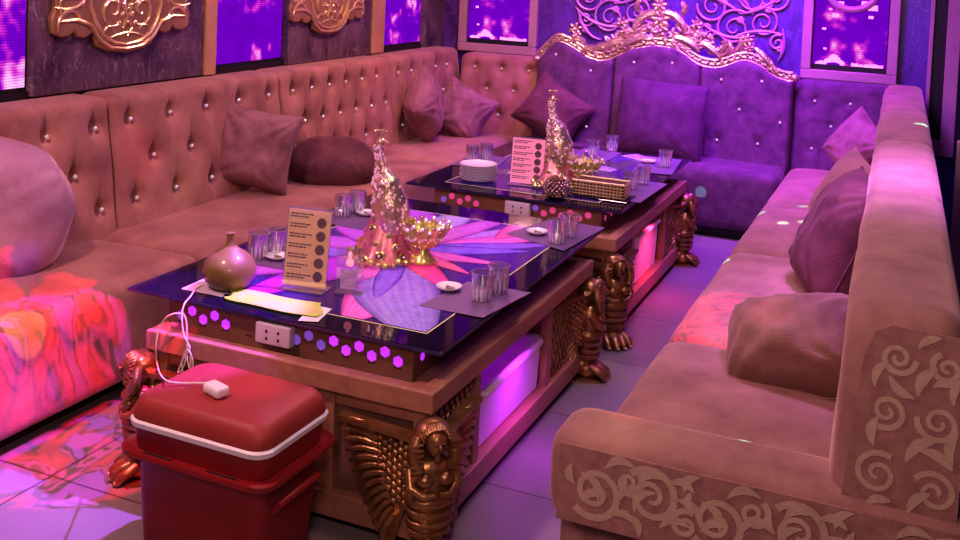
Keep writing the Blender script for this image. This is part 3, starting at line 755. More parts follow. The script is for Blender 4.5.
# ---------------------------------------------------------------- sphinx leg (prototype)
def sphinx_leg(parent):
    """stands at the local origin, facing local -Y; wings run back along +-45 degrees"""
    m = MB()
    prof = [(.030, .055), (.034, .075), (.046, .085), (.046, .096), (.040, .100), (.050, .110), (.050, .122), (.043, .127), (.053, .137), (.053, .150), (.045, .155), (.055, .165), (.055, .180), (.044, .19), (.046, .22), (.050, .25), (.040, .275), (.028, .285)]
    m.lathe(prof, (0, -.01, 0), 18, rmod=lambda a, z, r: r*(1+.10*cos(2*a)))
    for s in (-1, 1):   # breast and folded forearms
        m.ell((s*.024, -.045, .235), (.022, .018, .020), 10, 7)
        m.tube([(s*.052, -.012, .25), (s*.056, -.035, .215), (s*.03, -.058, .198), (s*.006, -.060, .200)], [.014, .013, .010, .008], 8)
    col = m.build('sphinx_leg', 'bronze', parent, local=True, smooth=50)
    col['label'] = 'bronze carved sphinx leg on a lion paw'
    h = MB()
    h.ell((0, -.045, .315), (.026, .030, .036), 14, 10)                      # face
    h.ell((0, -.076, .312), (.0045, .007, .010), 8, 6)                        # nose
    for s in (-1, 1): h.ell((s*.010, -.072, .321), (.006, .004, .003), 8, 5, 1)
    h.ell((0, -.072, .298), (.010, .005, .003), 8, 5, 1)
    h.ell((0, -.062, .283), (.008, .008, .014), 8, 6)                        # beard
    # striped headcloth: overlapping arcs
    for i in range(13):
        t = i/12; a = -1.25+2.5*t
        c = Vector((sin(a)*.032, -.040+.010*abs(a), .325))
        P = [Vector((sin(a)*(.030+.022*u*u), -.062+.062*u+.01*abs(sin(a)), .350+.012*sin(PI*min(1, u*1.2))-.03*(abs(a)/1.25)**2-.02*u*u)) for u in [j/8 for j in range(9)]]
        h.tube(P, [.0045]*9, 6)
    h.ell((0, -.018, .33), (.042, .040, .034), 14, 8)
    for s in (-1, 1):
        P = [(s*.038, -.035, .330), (s*.048, -.038, .305), (s*.048, -.046, .275), (s*.036, -.054, .245)]
        h.tube(P, [.012, .016, .017, .010], 8)
        for j in range(6): h.tube([(s*.034, -.060-.001*j, .318-.013*j), (s*.060, -.050-.001*j, .312-.013*j)], .0028, 5)
    ho = h.build('head', ['bronze', 'facedark'], col, local=True, smooth=60); ho.location = (0, .008, .012)
    w = MB()
    p_ = MB()
    p_.ell((0, -.012, .035), (.042, .045, .036), 12, 8); p_.ell((0, .004, .055), (.036, .034, .03), 10, 6)
    for i in range(4):
        x = (i-1.5)*.024; d = .012*abs(i-1.5)
        p_.tube([(x*.8, -.02, .052), (x*1.1, -.058+d, .040), (x*1.2, -.082+d, .022), (x*1.2, -.088+d, .006)], [.013, .0145, .014, .008], 8)
        p_.ell((x*1.2, -.092+d, .012), (.006, .008, .006), 8, 5, 1)
    p_.box((-.06, -.05, 0), (.06, .05, .008))
    p_.build('lion_paw', ['bronze', 'goldpale'], col, local=True, smooth=60)
    for s in (-1, 1):
        w = MB()
        # wing lies in the plane through the origin at 45 degrees behind (face of the table)
        U = Vector((s*cos(PI/4), sin(PI/4), 0)); Nn = Vector((s*sin(PI/4), -cos(PI/4), 0))
        def W(u, z, o=.0): return U*(u*.80)+Nn*(.016+o)+Vector((0, 0, z-.038))
        w.prism([(.03, .352), (.25, .368), (.265, .355), (.235, .25), (.19, .16), (.13, .06), (.10, .05), (.08, .12), (.05, .20)], Nn*.004-Vector((0, 0, .038)), U*.80, (0, 0, 1), Nn*.012)
        n = 13
        for i in range(n):
            t = i/(n-1)
            A = (.16-.07*t, .350-.20*t); B = (.285-.155*t**1.3, .362-.295*t-.01*sin(PI*t))
            P = [W(A[0]+(B[0]-A[0])*k/6, A[1]+(B[1]-A[1])*k/6+.010*sin(PI*k/6), .004) for k in range(7)]
            w.tube(P, [.0085, .0095, .010, .010, .0095, .0085, .004], 7)
        for i in range(7):
            for j in range(8):
                u = .045+.017*i; z = .338-.021*j-(.01 if i % 2 else 0)
                if u > .17-.5*(.34-z)+.02: continue
                w.ell(W(u, z, .004), (.0095, .0095, .011), 7, 5)
        w.prism([(.015, .362), (.285, .376), (.285, .364), (.015, .348)], Vector((0, 0, -.038)), U*.80, (0, 0, 1), Nn*.034)
        w.build('wing', 'bronze', col, local=True, smooth=50)
    return col

# ---------------------------------------------------------------- tables
def table(label, X0, X1, Y0, Y1, gx0, gx1, gy0, gy1, open_y, glow, hexmat, protos, pic):
    r = empty('karaoke_table', label, 'table', ((X0+X1)/2, (Y0+Y1)/2, 0))
    zt, zb = .465, .405
    m = MB(); w = .05
    for lo, hi in [((X0, Y0, zb), (X1, Y0+w, zt)), ((X0, Y1-w, zb), (X1, Y1, zt)), ((X0, Y0+w, zb), (X0+w, Y1-w, zt)), ((X1-w, Y0+w, zb), (X1, Y1-w, zt))]: m.box(lo, hi)
    m.box((X0+w, Y0+w, zb+.01), (X1-w, Y1-w, zt-.022))
    m.build('top_rim', 'wood', r, bevel=.005, smooth=0)
    i = .022
    x0, x1, y0, y1 = X0+i, X1-i, Y0+i, Y1-i
    # bottom plinth and rails
    m = MB()
    m.box((x0+.03, y0+.03, 0), (x1-.03, y1-.03, .035)); m.build('toe_plinth', 'black', r, smooth=0)
    m = MB(); m.box((x0-.012, y0-.012, .035), (x1+.012, y1+.012, .108)); m.build('bottom_rail', 'wood', r, bevel=.004, smooth=0)
    # back / left carcass leaves the right side open between open_y
    oy0, oy1 = open_y
    st = .045
    def stile(lo, hi): 
        q = MB(); q.box(lo, hi); q.build('stile', 'wood', r, bevel=.003, smooth=0)
    # front frame
    xs = [x0, x0+.30, x0+.345, (x0+x1)/2+.14, (x0+x1)/2+.185, x1]
    stile((x0, y0, .075), (x0+st, y0+.05, zb)); stile((x1-st, y0, .075), (x1, y0+.05, zb))
    stile((x0+.30, y0, .075), (x0+.34, y0+.03, zb)); stile((x1-.34, y0, .075), (x1-.30, y0+.03, zb))
    q = MB(); q.box((x0+.02, y0+.022, .075), (x1-.02, y0+.05, zb)); q.build('front_board', 'wood_in', r, smooth=0)
    for lo, hi in [((x0+.34, y0+.008, .075), (x1-.34, y0+.022, .12)), ((x0+.34, y0+.008, .36), (x1-.34, y0+.022, zb)), ((x0+st, y0+.008, .36), (x0+.30, y0+.022, zb)), ((x1-.30, y0+.008, .36), (x1-st, y0+.022, zb))]:
        q = MB(); q.box(lo, hi); q.build('front_rail', 'wood', r, bevel=.003, smooth=0)
    # inner case
    q = MB(); q.box((x0, y0+.05, .075), (x0+.02, y1-.03, zb)); q.build('side_board', 'wood_in', r, smooth=0)
    q = MB(); q.box((x0, y1-.03, .075), (x1-.02, y1, zb)); q.build('back_board', 'wood_in', r, smooth=0)
    q = MB(); q.box((x1-.5, oy0-.02, .075), (x1-.03, oy0, zb)); q.build('divider', 'wood_in', r, smooth=0)
    q = MB(); q.box((x1-.5, oy1, .075), (x1-.03, oy1+.02, zb)); q.build('divider', 'wood_in', r, smooth=0)
    q = MB(); q.box((x1-.52, oy0-.02, .075), (x1-.50, oy1+.02, zb)); q.build('compartment_back', 'wood_in', r, smooth=0)
    # right side: lattice panels each end, stiles at the opening
    stile((x1-.03, oy0-st, .075), (x1, oy0, zb)); stile((x1-.03, oy1, .075), (x1, oy1+st, zb))
    stile((x1-.03, y1-st, .075), (x1, y1, zb))
    for a, b in ((y0+.05, oy0-st), (oy1+st, y1-st)):
        q = MB(); q.box((x1-.028, a, .075), (x1-.018, b, zb))
        n = max(3, int((b-a)/.034)); 
        for jj in range(11):
            for ii in range(n+1):
                yy = a+(b-a)*(ii+(.5 if jj % 2 else 0))/n; zz = .09+jj*.03
                if yy < a+.012 or yy > b-.012 or zz > zb-.01: continue
                q.prism([(0, .017), (.012, 0), (0, -.017), (-.012, 0)], (x1-.018, yy, zz), (0, 1, 0), (0, 0, 1), (.012, 0, 0))
        q.build('lattice_panel', 'bronze', r, bevel=.002, smooth=0)
    # plinth with hexagonal openings carrying the glass
    px0, px1, py0, py1 = gx0+.14, gx1-.10, gy0+.03, min(gy1-.12, Y1-.07)
    q = MB(); q.box((px0, py0, zt-.022), (px1, py1, .545)); q.build('riser', 'wood_in', r, bevel=.003, smooth=0)
    q = MB(); q2 = MB()
    W = px1-px0; k = 0; xx = px0+.05
    def hexa(mm, x, z, rad):
        mm.prism([(rad*cos(PI/6+PI/3*j), rad*sin(PI/6+PI/3*j)) for j in range(6)], (x, py0-.0015, z), (1, 0, 0), (0, 0, 1), (0, .003, 0))
    while xx < px1-.04:
        u = (xx-px0)/W
        if not (.27 < u < .53):
            (hexa(q2, xx, .515 if k % 2 else .495, .0165) if .54 <= u < .66 or u < .08 else hexa(q, xx, .515 if k % 2 else .495, .017))
        k += 1; xx += .043
    for mm, nm_, mt_ in ((q, 'backlight', hexmat), (q2, 'dim_backlight', 'hexdim')):
        for h_ in range(len(mm.v)//12):
            e_ = MB(); e_.v = mm.v[h_*12:h_*12+12]; e_.f = [[i for i in f] for f in mm.f[:8]]; e_.m = [0]*8; e_.build(nm_, mt_, r, smooth=0)
    q = MB()
    xx = px0+.05; k = 0
    while xx < px1-.04:
        q.box((xx-.012, py0-.001, .474 if k % 2 == 0 else .536), (xx+.012, py0+.002, .477 if k % 2 == 0 else .539)); k += 1; xx += .043
    q.build('slot', 'hole', r, smooth=0)
    # right side hexagons too
    q = MB(); yy = py0+.06; k = 0
    while yy < py1-.05:
        rad = .014; q.prism([(rad*cos(PI/6+PI/3*j), rad*sin(PI/6+PI/3*j)) for j in range(6)], (px1-.0015, yy, .522 if k % 2 else .5), (0, 1, 0), (0, 0, 1), (.003, 0, 0)); yy += .05; k += 1
    q.build('side_backlight', hexmat, r, smooth=0)
    # glass top
    q = MB(); q.box((gx0, gy0, .548), (gx1, gy1, .560)); q.build('glass_top', 'tabletop', r, bevel=.003, smooth=0)
    q = MB(); e = .0015
    q.box((gx0-e, gy0-e, .5490), (gx1+e, gy0+.001, .5585)); q.box((gx1-.001, gy0, .549), (gx1+e, gy1, .5585)); q.box((gx0-e, gy0, .549), (gx0+.001, gy1, .5585))
    q.build('glass_edge', 'glassedge', r, smooth=0)
    # pale gold line round the printed picture
    q = MB(); lx0, lx1, ly0, ly1 = pic; t = .004; z0, z1 = .5601, .5606
    for lo, hi in [((lx0, ly0), (lx1, ly0+t)), ((lx0, ly1-t), (lx1, ly1)), ((lx0, ly0), (lx0+t, ly1)), ((lx1-t, ly0), (lx1, ly1))]: q.box((*lo, z0), (*hi, z1))
    q.build('gold_border_line', 'yellow_line', r, smooth=0)
    # carved corner legs
    for (cx, cy, rz_) in [(X1-.006, Y0+.006, PI/4), (X1-.006, Y1-.05, PI*.62), (X0+.006, Y0+.006, -PI/4), (X0+.006, Y1-.05, -PI*.62)]:
        loc = Vector((cx, cy, 0))-r.location
        if not protos: 
            c = sphinx_leg(r); c.scale = (1.2, 1.2, 1.07); protos.append(c); c.location = loc; c.rotation_euler = (0, 0, rz_)
        else: copy_tree(protos[0], r, loc, rz_)
    return r
protos = []
T1 = table('front karaoke table, bronze wood with black glass top and lit purple bin compartment', -2.16, -1.168, 2.53, 4.03, -2.29, -1.178, 2.592, 4.20, (2.93, 3.56), 1, 'hexglow', protos, (-2.13, -1.275, 2.70, 4.02))
T2 = table('far karaoke table, bronze wood with black glass top and red-lit bin compartment', -2.16, -1.175, 4.385, 5.86, -2.275, -1.19, 4.51, 6.02, (4.80, 5.42), 2, 'hexred', protos, (-2.12, -1.33, 4.62, 5.88))

# sockets on the risers
def socket(parent, x, y, label):
    m = MB(); m.soft((x-.062, y-.034, .474), (x+.062, y, .538), .006, None, (8, 8, 8)); o = m.build('power_socket', 'socket_plastic', parent); o['label'] = label
    q = MB()
    for dx in (-.02, .022):
        for dz in (-.012, .010): q.box((x+dx-.0035, y-.0355, .506+dz-.004), (x+dx+.0035, y-.0335, .506+dz+.004))
    o2 = q.build('socket_holes', 'hole', o, smooth=0)
socket(T1, -1.735, 2.622, 'pale power socket box')
socket(T2, -1.69, 4.535, 'pale power socket box')

# printed flower picture
def flower_print(parent, x0, x1, y0, y1, z, petals):
    m = MB(); cols = []
    def addp(vs, fs, cs): m.add(vs, fs); cols.extend(cs)
    layer = [0]
    def clampp(p): return Vector((max(x0, min(x1, p.x)), max(y0, min(y1, p.y)), p.z))
    # ground
    n = 1
    addp([(x0, y0, z), (x1, y0, z), (x1, y1, z), (x0, y1, z)], [(0, 1, 2, 3)], [(.03, .01, .10)]*2+[(.10, .03, .3)]*2)
    def petal(a, b, w, c0, c1, cv, bend=0):
        layer[0] += 1; zz = z+.00012*layer[0]
        a = Vector((*a, 0)); b = Vector((*b, 0)); d = b-a; L = d.length; d.normalize(); s = Vector((-d.y, d.x, 0))
        NU, NV = 22, 40
        vs = []; cs = []
        for j in range(NV+1):
            t = j/NV; wd = w*sin(PI*min(1, t**.75*.96+.04))**.75
            c = a+d*L*t+s*bend*sin(PI*t)
            for i in range(NU+1):
                u = 2*i/NU-1
                p = c+s*u*wd; p.z = zz; vs.append(clampp(p))
                v = .5+.5*sin(u*26+3*t); edge = abs(u)**4
                k = .55*t+.25
                col = [c0[q]*(1-k)+c1[q]*k for q in range(3)]
                col = [col[q]*(1-.45*v*(1-edge))+cv[q]*(.45*v*(1-edge)*.8) for q in range(3)]
                col = [q*(1-.6*abs(u)**6)*(.55+.45*(1-t*.3)) for q in col]
                cs.append(tuple(col))
        fs = []
        for j in range(NV):
            for i in range(NU):
                q = j*(NU+1)+i; fs.append((q, q+1, q+NU+2, q+NU+1))
        addp(vs, fs, cs)
    for p in petals: petal(*p)
    o = m.build('printed_picture', 'print', parent, smooth=0)
    ca = o.data.color_attributes.new('Col', 'FLOAT_COLOR', 'POINT')
    for i, c in enumerate(cols): ca.data[i].color = (c[0], c[1], c[2], 1)
    return o
def w2(px, py): p = at_z(px, py, .56); return (p.x, p.y)
V_, Mg, Pk, Bl, Wt, Rd = (.28, .03, .75), (.75, .04, .75), (1, .12, .45), (.10, .06, .75), (.62, .45, .85), (.8, .04, .12)
C0 = w2(395, 250)
pets = []
for (tip, w, a, b, v) in [((200, 275), .13, V_, Mg, Wt), ((240, 250), .10, V_, Bl, Wt), ((290, 235), .09, Mg, V_, Wt), ((330, 215), .09, V_, Mg, Wt), ((370, 200), .09, Pk, V_, Wt), ((430, 198), .09, Mg, V_, Wt),
                          ((480, 205), .09, V_, Wt, Wt), ((590, 222), .075, V_, Wt, Mg), ((600, 232), .06, Mg, Pk, Wt), ((560, 245), .06, Bl, V_, Wt), ((530, 252), .06, V_, Bl, Wt), ((520, 215), .07, Pk, V_, Wt),
                          ((230, 300), .10, V_, Mg, V_), ((500, 265), .05, Mg, Pk, Wt)]:
    pets.append((C0, w2(*tip), w, a, b, v, 0))
C1 = w2(540, 222)
for (tip, w, a, b, v) in [((600, 205), .05, V_, Wt, Wt), ((585, 215), .05, Mg, V_, Wt), ((495, 240), .07, Mg, Rd, Wt), ((470, 215), .08, V_, Mg, Wt)]: pets.append((C1, w2(*tip), w, a, b, v, 0))
pets += [(w2(400, 262), w2(345, 325), .13, Mg, Pk, Wt, .03), (w2(392, 258), w2(425, 345), .15, V_, (.32, .28, .62), Wt, -.03), (w2(400, 250), w2(452, 292), .055, Rd, Pk, Mg, 0), (w2(405, 250), w2(470, 275), .04, Pk, Rd, Wt, 0),
         (w2(395, 258), w2(350, 285), .05, Pk, Mg, Wt, 0), (w2(398, 262), w2(375, 300), .045, V_, Bl, Wt, 0)]
flower_print(T1, -2.125, -1.28, 2.705, 4.015, .5606, pets)
C2 = w2(590, 172)
flower_print(T2, -2.115, -1.335, 4.625, 5.875, .5606, [(C2, w2(*t), w, (.06, .03, .09), (.12, .07, .16), (.22, .16, .26), 0) for t, w in [((470, 172), .12), ((500, 160), .1), ((530, 185), .1), ((640, 160), .08), ((620, 180), .07), ((560, 195), .08), ((600, 152), .09), ((560, 155), .08)]])
ZT = .5635   # standing height on the picture area

# ---------------------------------------------------------------- bins in the compartments
def bin_(x0, x1, y0, y1, z0, z1, label):
    r = empty('storage_bin', label, 'bin', ((x0+x1)/2, (y0+y1)/2, z0))
    m = MB(); t = .008
    def ring(k, z): return [(x0+k, y0+k, z), (x1-k, y0+k, z), (x1-k, y1-k, z), (x0+k, y1-k, z)]
    vs = ring(t, z0)+ring(0, z1)+ring(.008, z1)+ring(t+.008, z0+.006)
    fs = [(3, 2, 1, 0)]+[(i, (i+1) % 4, 4+(i+1) % 4, 4+i) for i in range(4)]+[(4+i, 4+(i+1) % 4, 8+(i+1) % 4, 8+i) for i in range(4)]+[(8+i, 8+(i+1) % 4, 12+(i+1) % 4, 12+i) for i in range(4)]+[(12, 13, 14, 15)]
    m.add(vs, fs); m.build('body', 'bin', r, bevel=.006, smooth=0)
    m = MB(); P = [(x0-.006, y0-.006, z1-.008), (x1+.006, y0-.006, z1-.008), (x1+.006, y1+.006, z1-.008), (x0-.006, y1+.006, z1-.008)]
    PP = []
    for i in range(4):
        a = Vector(P[i]); b = Vector(P[(i+1) % 4]); PP += [a.lerp(b, .06), a.lerp(b, .5), a.lerp(b, .94)]
    m.tube(PP, .013, 8, closed=True); m.build('rim', 'bin', r)
bin_(-1.60, -1.206, 2.95, 3.53, .112, .300, 'white plastic bin lit purple inside the front table')
bin_(-1.60, -1.210, 4.86, 5.34, .112, .355, 'white plastic bin lit red inside the far table')

# ---------------------------------------------------------------- tableware
def tumbler(px, py, label, z=ZT, s=1.0, proto=[]):
    p = at_z(px, py, z)
    if not proto:
        m = MB()
        rm = lambda a, zz, r: r*(1+(.05*(round(a*28/(2*PI)) % 2) if .008 < zz < .05 and r > .026 else 0))
        m.lathe([(.027, 0), (.031, .004), (.032, .02), (.034, .045), (.0355, .055), (.038, .092), (.0365, .092), (.033, .055), (.029, .02), (.024, .013), (.001, .013)], n=28, rmod=rm)
        for fi, f in enumerate(m.f):
            if len(f) == 4:
                zc = sum(m.v[i].z for i in f)/4; ra = math.hypot(m.v[f[0]].x, m.v[f[0]].y)
                if (zc < .048 and ra > .027 and fi % 2) or zc < .006: m.m[fi] = 1
                if zc > .0915: m.m[fi] = 1  # rim whitened as a painted highlight
        o = m.build('whisky_tumbler', ['glass', 'glass_cut'], smooth=15); proto.append(o)
    else:
        o = proto[0].copy(); COL.objects.link(o)
    o.location = p; o.scale = (s, s, s); o.rotation_euler = (0, 0, px*.1)
    return tag(o, label, 'glass', 'cut glass tumblers on the two tables')
def saucer(px, py, label, z=ZT, proto=[]):
    p = at_z(px, py, z)
    if not proto:
        m = MB(); m.lathe([(.022, 0), (.026, .001), (.036, .008), (.0435, .014), (.0435, .016), (.040, .0155), (.026, .006), (.0005, .005)], n=28)
        q = MB(); q.ell((.004, 0, .0085), (.017, .012, .004), 10, 5); q.ell((-.008, .006, .009), (.008, .007, .004), 8, 5)
        o = m.build('sauce_dish', 'porcelain'); c = q.build('sauce', 'vase', o, local=True); proto.append(o)
        o.location = p
    else: o = copy_tree(proto[0], None, p)
    return tag(o, label, 'dish', 'small white sauce dishes')
def placemat(pts, label, z=ZT-.0008):
    P = [at_z(a, b, z) for a, b in pts]
    m = MB(); m.add(P+[p+Vector((0, 0, .0018)) for p in P], [(3, 2, 1, 0), (4, 5, 6, 7), (0, 1, 5, 4), (1, 2, 6, 5), (2, 3, 7, 6), (3, 0, 4, 7)])
    return tag(recentre(m.build('placemat', 'placemat', smooth=0)), label, 'placemat')
placemat([(418, 306), (483, 318), (531, 293), (468, 282)], 'woven lilac placemat at the near right corner of the front table')
placemat([(506, 234), (564, 251), (605, 228), (552, 219)], 'woven lilac placemat at the far right corner of the front table')
placemat([(240, 262), (285, 270), (318, 250), (262, 240)], 'woven lilac placemat behind the tan vase on the front table')
placemat([(318, 222), (362, 230), (378, 216), (338, 207)], 'woven lilac placemat left of the near peacock on the front table')
placemat([(600, 197), (640, 203), (668, 184), (628, 180)], 'dark lilac placemat at the near right corner of the far table')
placemat([(632, 172), (672, 175), (682, 160), (644, 156)], 'dark lilac placemat at the far right corner of the far table')
placemat([(566, 160), (600, 165), (622, 153), (584, 148)], 'dark lilac placemat on the far end of the far table')
placemat([(452, 165), (494, 170), (508, 158), (474, 153)], 'dark lilac placemat at the left end of the far table')
zp = ZT+.001
for px, py, lb in [(482, 300, 'cut glass tumbler nearest the camera beside the sauce dish, near right placemat'), (498, 292, 'cut glass tumbler behind its twin on the near right placemat of the front table'),
                   (557, 243, 'cut glass tumbler in front on the far right placemat of the front table'), (569, 237, 'cut glass tumbler behind its twin on the far right placemat of the front table'),
                   (258, 258, 'cut glass tumbler directly behind the tan vase'), (276, 254, 'cut glass tumbler between the tan vase and the amber menu stand'),
                   (343, 216, 'cut glass tumbler left of the near peacock, front one'), (357, 212, 'cut glass tumbler beside the neck of the near peacock, rear one'),
                   (630, 189, 'cut glass tumbler in front at the gold wicker box end'), (643, 184, 'cut glass tumbler behind its twin near the wicker box'),
                   (665, 167, 'cut glass tumbler alone at the far right table corner'), (593, 156, 'cut glass tumbler left one behind the gold wicker box'),
                   (612, 151, 'cut glass tumbler right one behind the gold wicker box'), (472, 162, 'cut glass tumbler behind the plate stack'), (486, 160, 'cut glass tumbler behind the plate stack, nearer the menu')]:
    tumbler(px, py, lb, zp)
for px, py, lb in [(449, 290, 'small white sauce dish beside the tumblers on the near right placemat'), (537, 234, 'small white sauce dish on the far right placemat of the front table'),
                   (277, 259, 'small white sauce dish behind the amber menu stand'), (366, 215, 'small white sauce dish against the near peacock'),
                   (592, 154, 'small white sauce dish behind the wicker box on the far table'), (648, 163, 'small white sauce dish beside the lone far corner tumbler'), (516, 176, 'small white sauce dish behind the pink menu stand')]:
    saucer(px, py, lb, zp)
# stack of plates
p0 = at_z(478, 180, ZT)
pl = None
for i in range(10):
    if pl is None:
        m = MB(); m.lathe([(.052, 0), (.058, .001), (.088, .009), (.094, .013), (.094, .015), (.087, .012), (.058, .004), (.001, .003)], n=36)
        pl = m.build('plate', 'porcelain', smooth=50); o = pl
    else: o = pl.copy(); COL.objects.link(o)
    o.location = p0+Vector((.0015*sin(i*2.1), .0015*cos(i*1.7), .0078*i))
    nm = ['bottom', 'second', 'third', 'fourth', 'fifth', 'sixth', 'seventh', 'eighth', 'ninth', 'top'][i]
    tag(o, 'white porcelain plate, %s one%s in the stack on the far table' % (nm, '' if i in (0, 9) else ' from the bottom'), 'plate', 'stacked white plates on the far table')

# gourd vase
p0 = at_z(229, 287, ZT)
v = empty('gourd_vase', 'round tan gourd-shaped vase with a thin neck on the front table', 'vase', p0)
m = MB(); m.lathe([(.035, 0), (.060, .006), (.082, .035), (.086, .060), (.078, .088), (.055, .112), (.030, .128), (.018, .136), (.001, .137)], n=32)
m.build('body', 'vase', v, local=True)
m = MB(); m.lathe([(.020, .132), (.013, .142), (.0115, .158), (.013, .176), (.015, .178), (.012, .179), (.001, .178)], n=20); m.build('neck', 'vase', v, local=True)
v.scale = (1, 1, 1)
# white coaster under
q = [(181, 289), (222, 297), (238, 283), (206, 278)]
m = MB(); P = [at_z(a, b, .5618) for a, b in q]; m.add(P+[a+Vector((0, 0, .0012)) for a in P], [(3, 2, 1, 0), (4, 5, 6, 7), (0, 1, 5, 4), (1, 2, 6, 5), (2, 3, 7, 6), (3, 0, 4, 7)])
tag(recentre(m.build('coaster_card', 'socket_plastic', smooth=0)), 'pale square card partly under the tan vase', 'card')

# yellow cloth on a napkin
O = at_z(226, 302, ZT); A = at_z(316, 319, ZT)-O; B = at_z(238, 290, ZT)-O
rr = random.Random(9)
m = MB()
def clothf(u, v, dz=0):
    e = .06*noise.noise(Vector((u*6, v*4, 1)))
    un = -.01+1.0*u+.03*sin(v*5)*(.4+u) - .05*(2*v-1)**2*(1 if u < .1 else .0); vn = v+.10*sin(u*7)*(.5)+.05
    if u < .12: vn = .5+(vn-.5)*(.55+.45*(u/.12)**.5)
    p = O+A*un+B*vn
    p.z = ZT+.004+dz+.009*(.5+.5*noise.noise(Vector((u*8, v*3, 4))))*(1-abs(2*v-1)**4)*(1-abs(2*u-1)**8)
    return p
m.grid(lambda u, v: clothf(u, v), 40, 14); m.grid(lambda u, v: Vector((*clothf(u, v)[:2], ZT+.0025)), 40, 14, flip=True)
tag(recentre(m.build('folded_cloth', 'yellow_cloth', smooth=60)), 'lime yellow folded cloth lying on the front table edge', 'cloth')
P = [at_z(a, b, ZT-.0012) for a, b in [(298, 321), (318, 322), (332, 309), (312, 305)]]
m = MB(); m.add(P+[a+Vector((0, 0, .0012)) for a in P], [(3, 2, 1, 0), (4, 5, 6, 7), (0, 1, 5, 4), (1, 2, 6, 5), (2, 3, 7, 6), (3, 0, 4, 7)])
tag(recentre(m.build('paper_napkin', 'paper', smooth=0)), 'white paper napkin under the end of the yellow cloth', 'napkin')

# wrapped wet tissue packets on the printed picture
def packet(px, py, w, l, rz_, label):
    m = MB()
    def f(u, v, s=1):
        x = (u-.5)*w; y = (v-.5)*l; e = (1-abs(2*u-1)**6)*(1-abs(2*v-1)**6)
        return Vector((x, y, (.010*e*(1+.5*noise.noise(Vector((u*5, v*7, px))))) if s else 0))
    m.grid(lambda u, v: f(u, v), 14, 20); m.grid(lambda u, v: f(u, v, 0), 14, 20, flip=True)
    o = m.build('tissue_packet', 'wrap', smooth=60); o.location = at_z(px, py, ZT); o.rotation_euler = (0, 0, rz_)
    tag(o, label, 'packet')
packet(598, 168, .09, .20, 1.3, 'clear wrapped tissue packet lying behind the wicker box')
packet(640, 158, .12, .20, 1.0, 'pale wrapped tissue packet by the far corner sauce dish')

# menu stands
def menu_stand(pxc, pyc, w, h, rz_, cardmat, label, lean=.12):
    base = at_z(pxc, pyc, ZT)
    r = empty('menu_stand', label, 'menu stand', base, rz_)
    t = .003
    def S(x, z, o=0): return Vector((x, lean*z+o, z*.99))
    m = MB(); m.prism([(-w/2-.004, .004), (w/2+.004, .004), (w/2+.004, h), (-w/2-.004, h)], S(0, 0), (1, 0, 0), (0, lean, .99), (0, .002, 0))
    m.prism([(-w/2-.004, .004), (w/2+.004, .004), (w/2+.004, h), (-w/2-.004, h)], S(0, 0, -.006), (1, 0, 0), (0, lean, .99), (0, .0015, 0))
    m.box((-w/2-.004, -.035, 0), (w/2+.004, .05, .003)); m.build('acrylic_holder', 'acrylic', r, local=True, smooth=0)
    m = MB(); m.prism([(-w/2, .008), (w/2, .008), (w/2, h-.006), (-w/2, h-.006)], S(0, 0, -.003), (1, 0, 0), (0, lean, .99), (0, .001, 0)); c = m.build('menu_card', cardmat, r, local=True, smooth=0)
    m = MB(); rr = random.Random(int(pxc))
    z = h-.022
    rows = 7
    for k in range(rows):
        zc = h*(.93-.125*k)
        for j, (l_, dz) in enumerate([(.46+.08*rr.random(), 0), (.34+.1*rr.random(), -.009)]):
            x = -w/2+.008; 
            while x < -w/2+.008+w*l_:
                ww = .006+.010*rr.random()
                m.prism([(x, zc+dz), (x+ww, zc+dz), (x+ww, zc+dz-.0045), (x, zc+dz-.0045)], S(0, 0, -.0035), (1, 0, 0), (0, lean, .99), (0, .0004, 0)); x += ww+.0025
    m.build('menu_text', 'ink', c, local=True, smooth=0)
    m = MB()
    for k in range(5):
        zc = h*(.83-.165*k); x = w*.30; rad = .017
        m.prism([(x+rad*cos(a*PI/8), zc+rad*sin(a*PI/8)) for a in range(16)], S(0, 0, -.0038), (1, 0, 0), (0, lean, .99), (0, .0005, 0))
    m.build('food_pictures', 'foodpic', c, local=True, smooth=0)
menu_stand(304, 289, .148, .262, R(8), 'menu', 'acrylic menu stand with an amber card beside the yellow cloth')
menu_stand(526, 185, .165, .235, R(6), 'menu2', 'acrylic menu stand with a pink card with added glow on the far table')
# small clear card stand left of the near peacock
b = at_z(349, 293, ZT); r = empty('clear_card_stand', 'small clear card stand with a pale pink card left of the near peacock', 'card stand', b, R(14))
m = MB(); m.box((-.045, -.02, 0), (.045, .02, .003)); m.box((-.045, 0, .003), (.045, .0025, .15)); m.build('acrylic_holder', 'acrylic', r, local=True, smooth=0)
m = MB(); m.box((-.03, -.0012, .012), (.022, -.0002, .075)); m.build('pale_card', 'wrap', r, local=True, smooth=0)
m = MB(); m.ell((0, -.002, .10), (.014, .001, .014), 12, 6); m.ell((0, -.002, .125), (.007, .001, .012), 10, 6); m.build('printed_emblem', 'menu2', r, local=True)

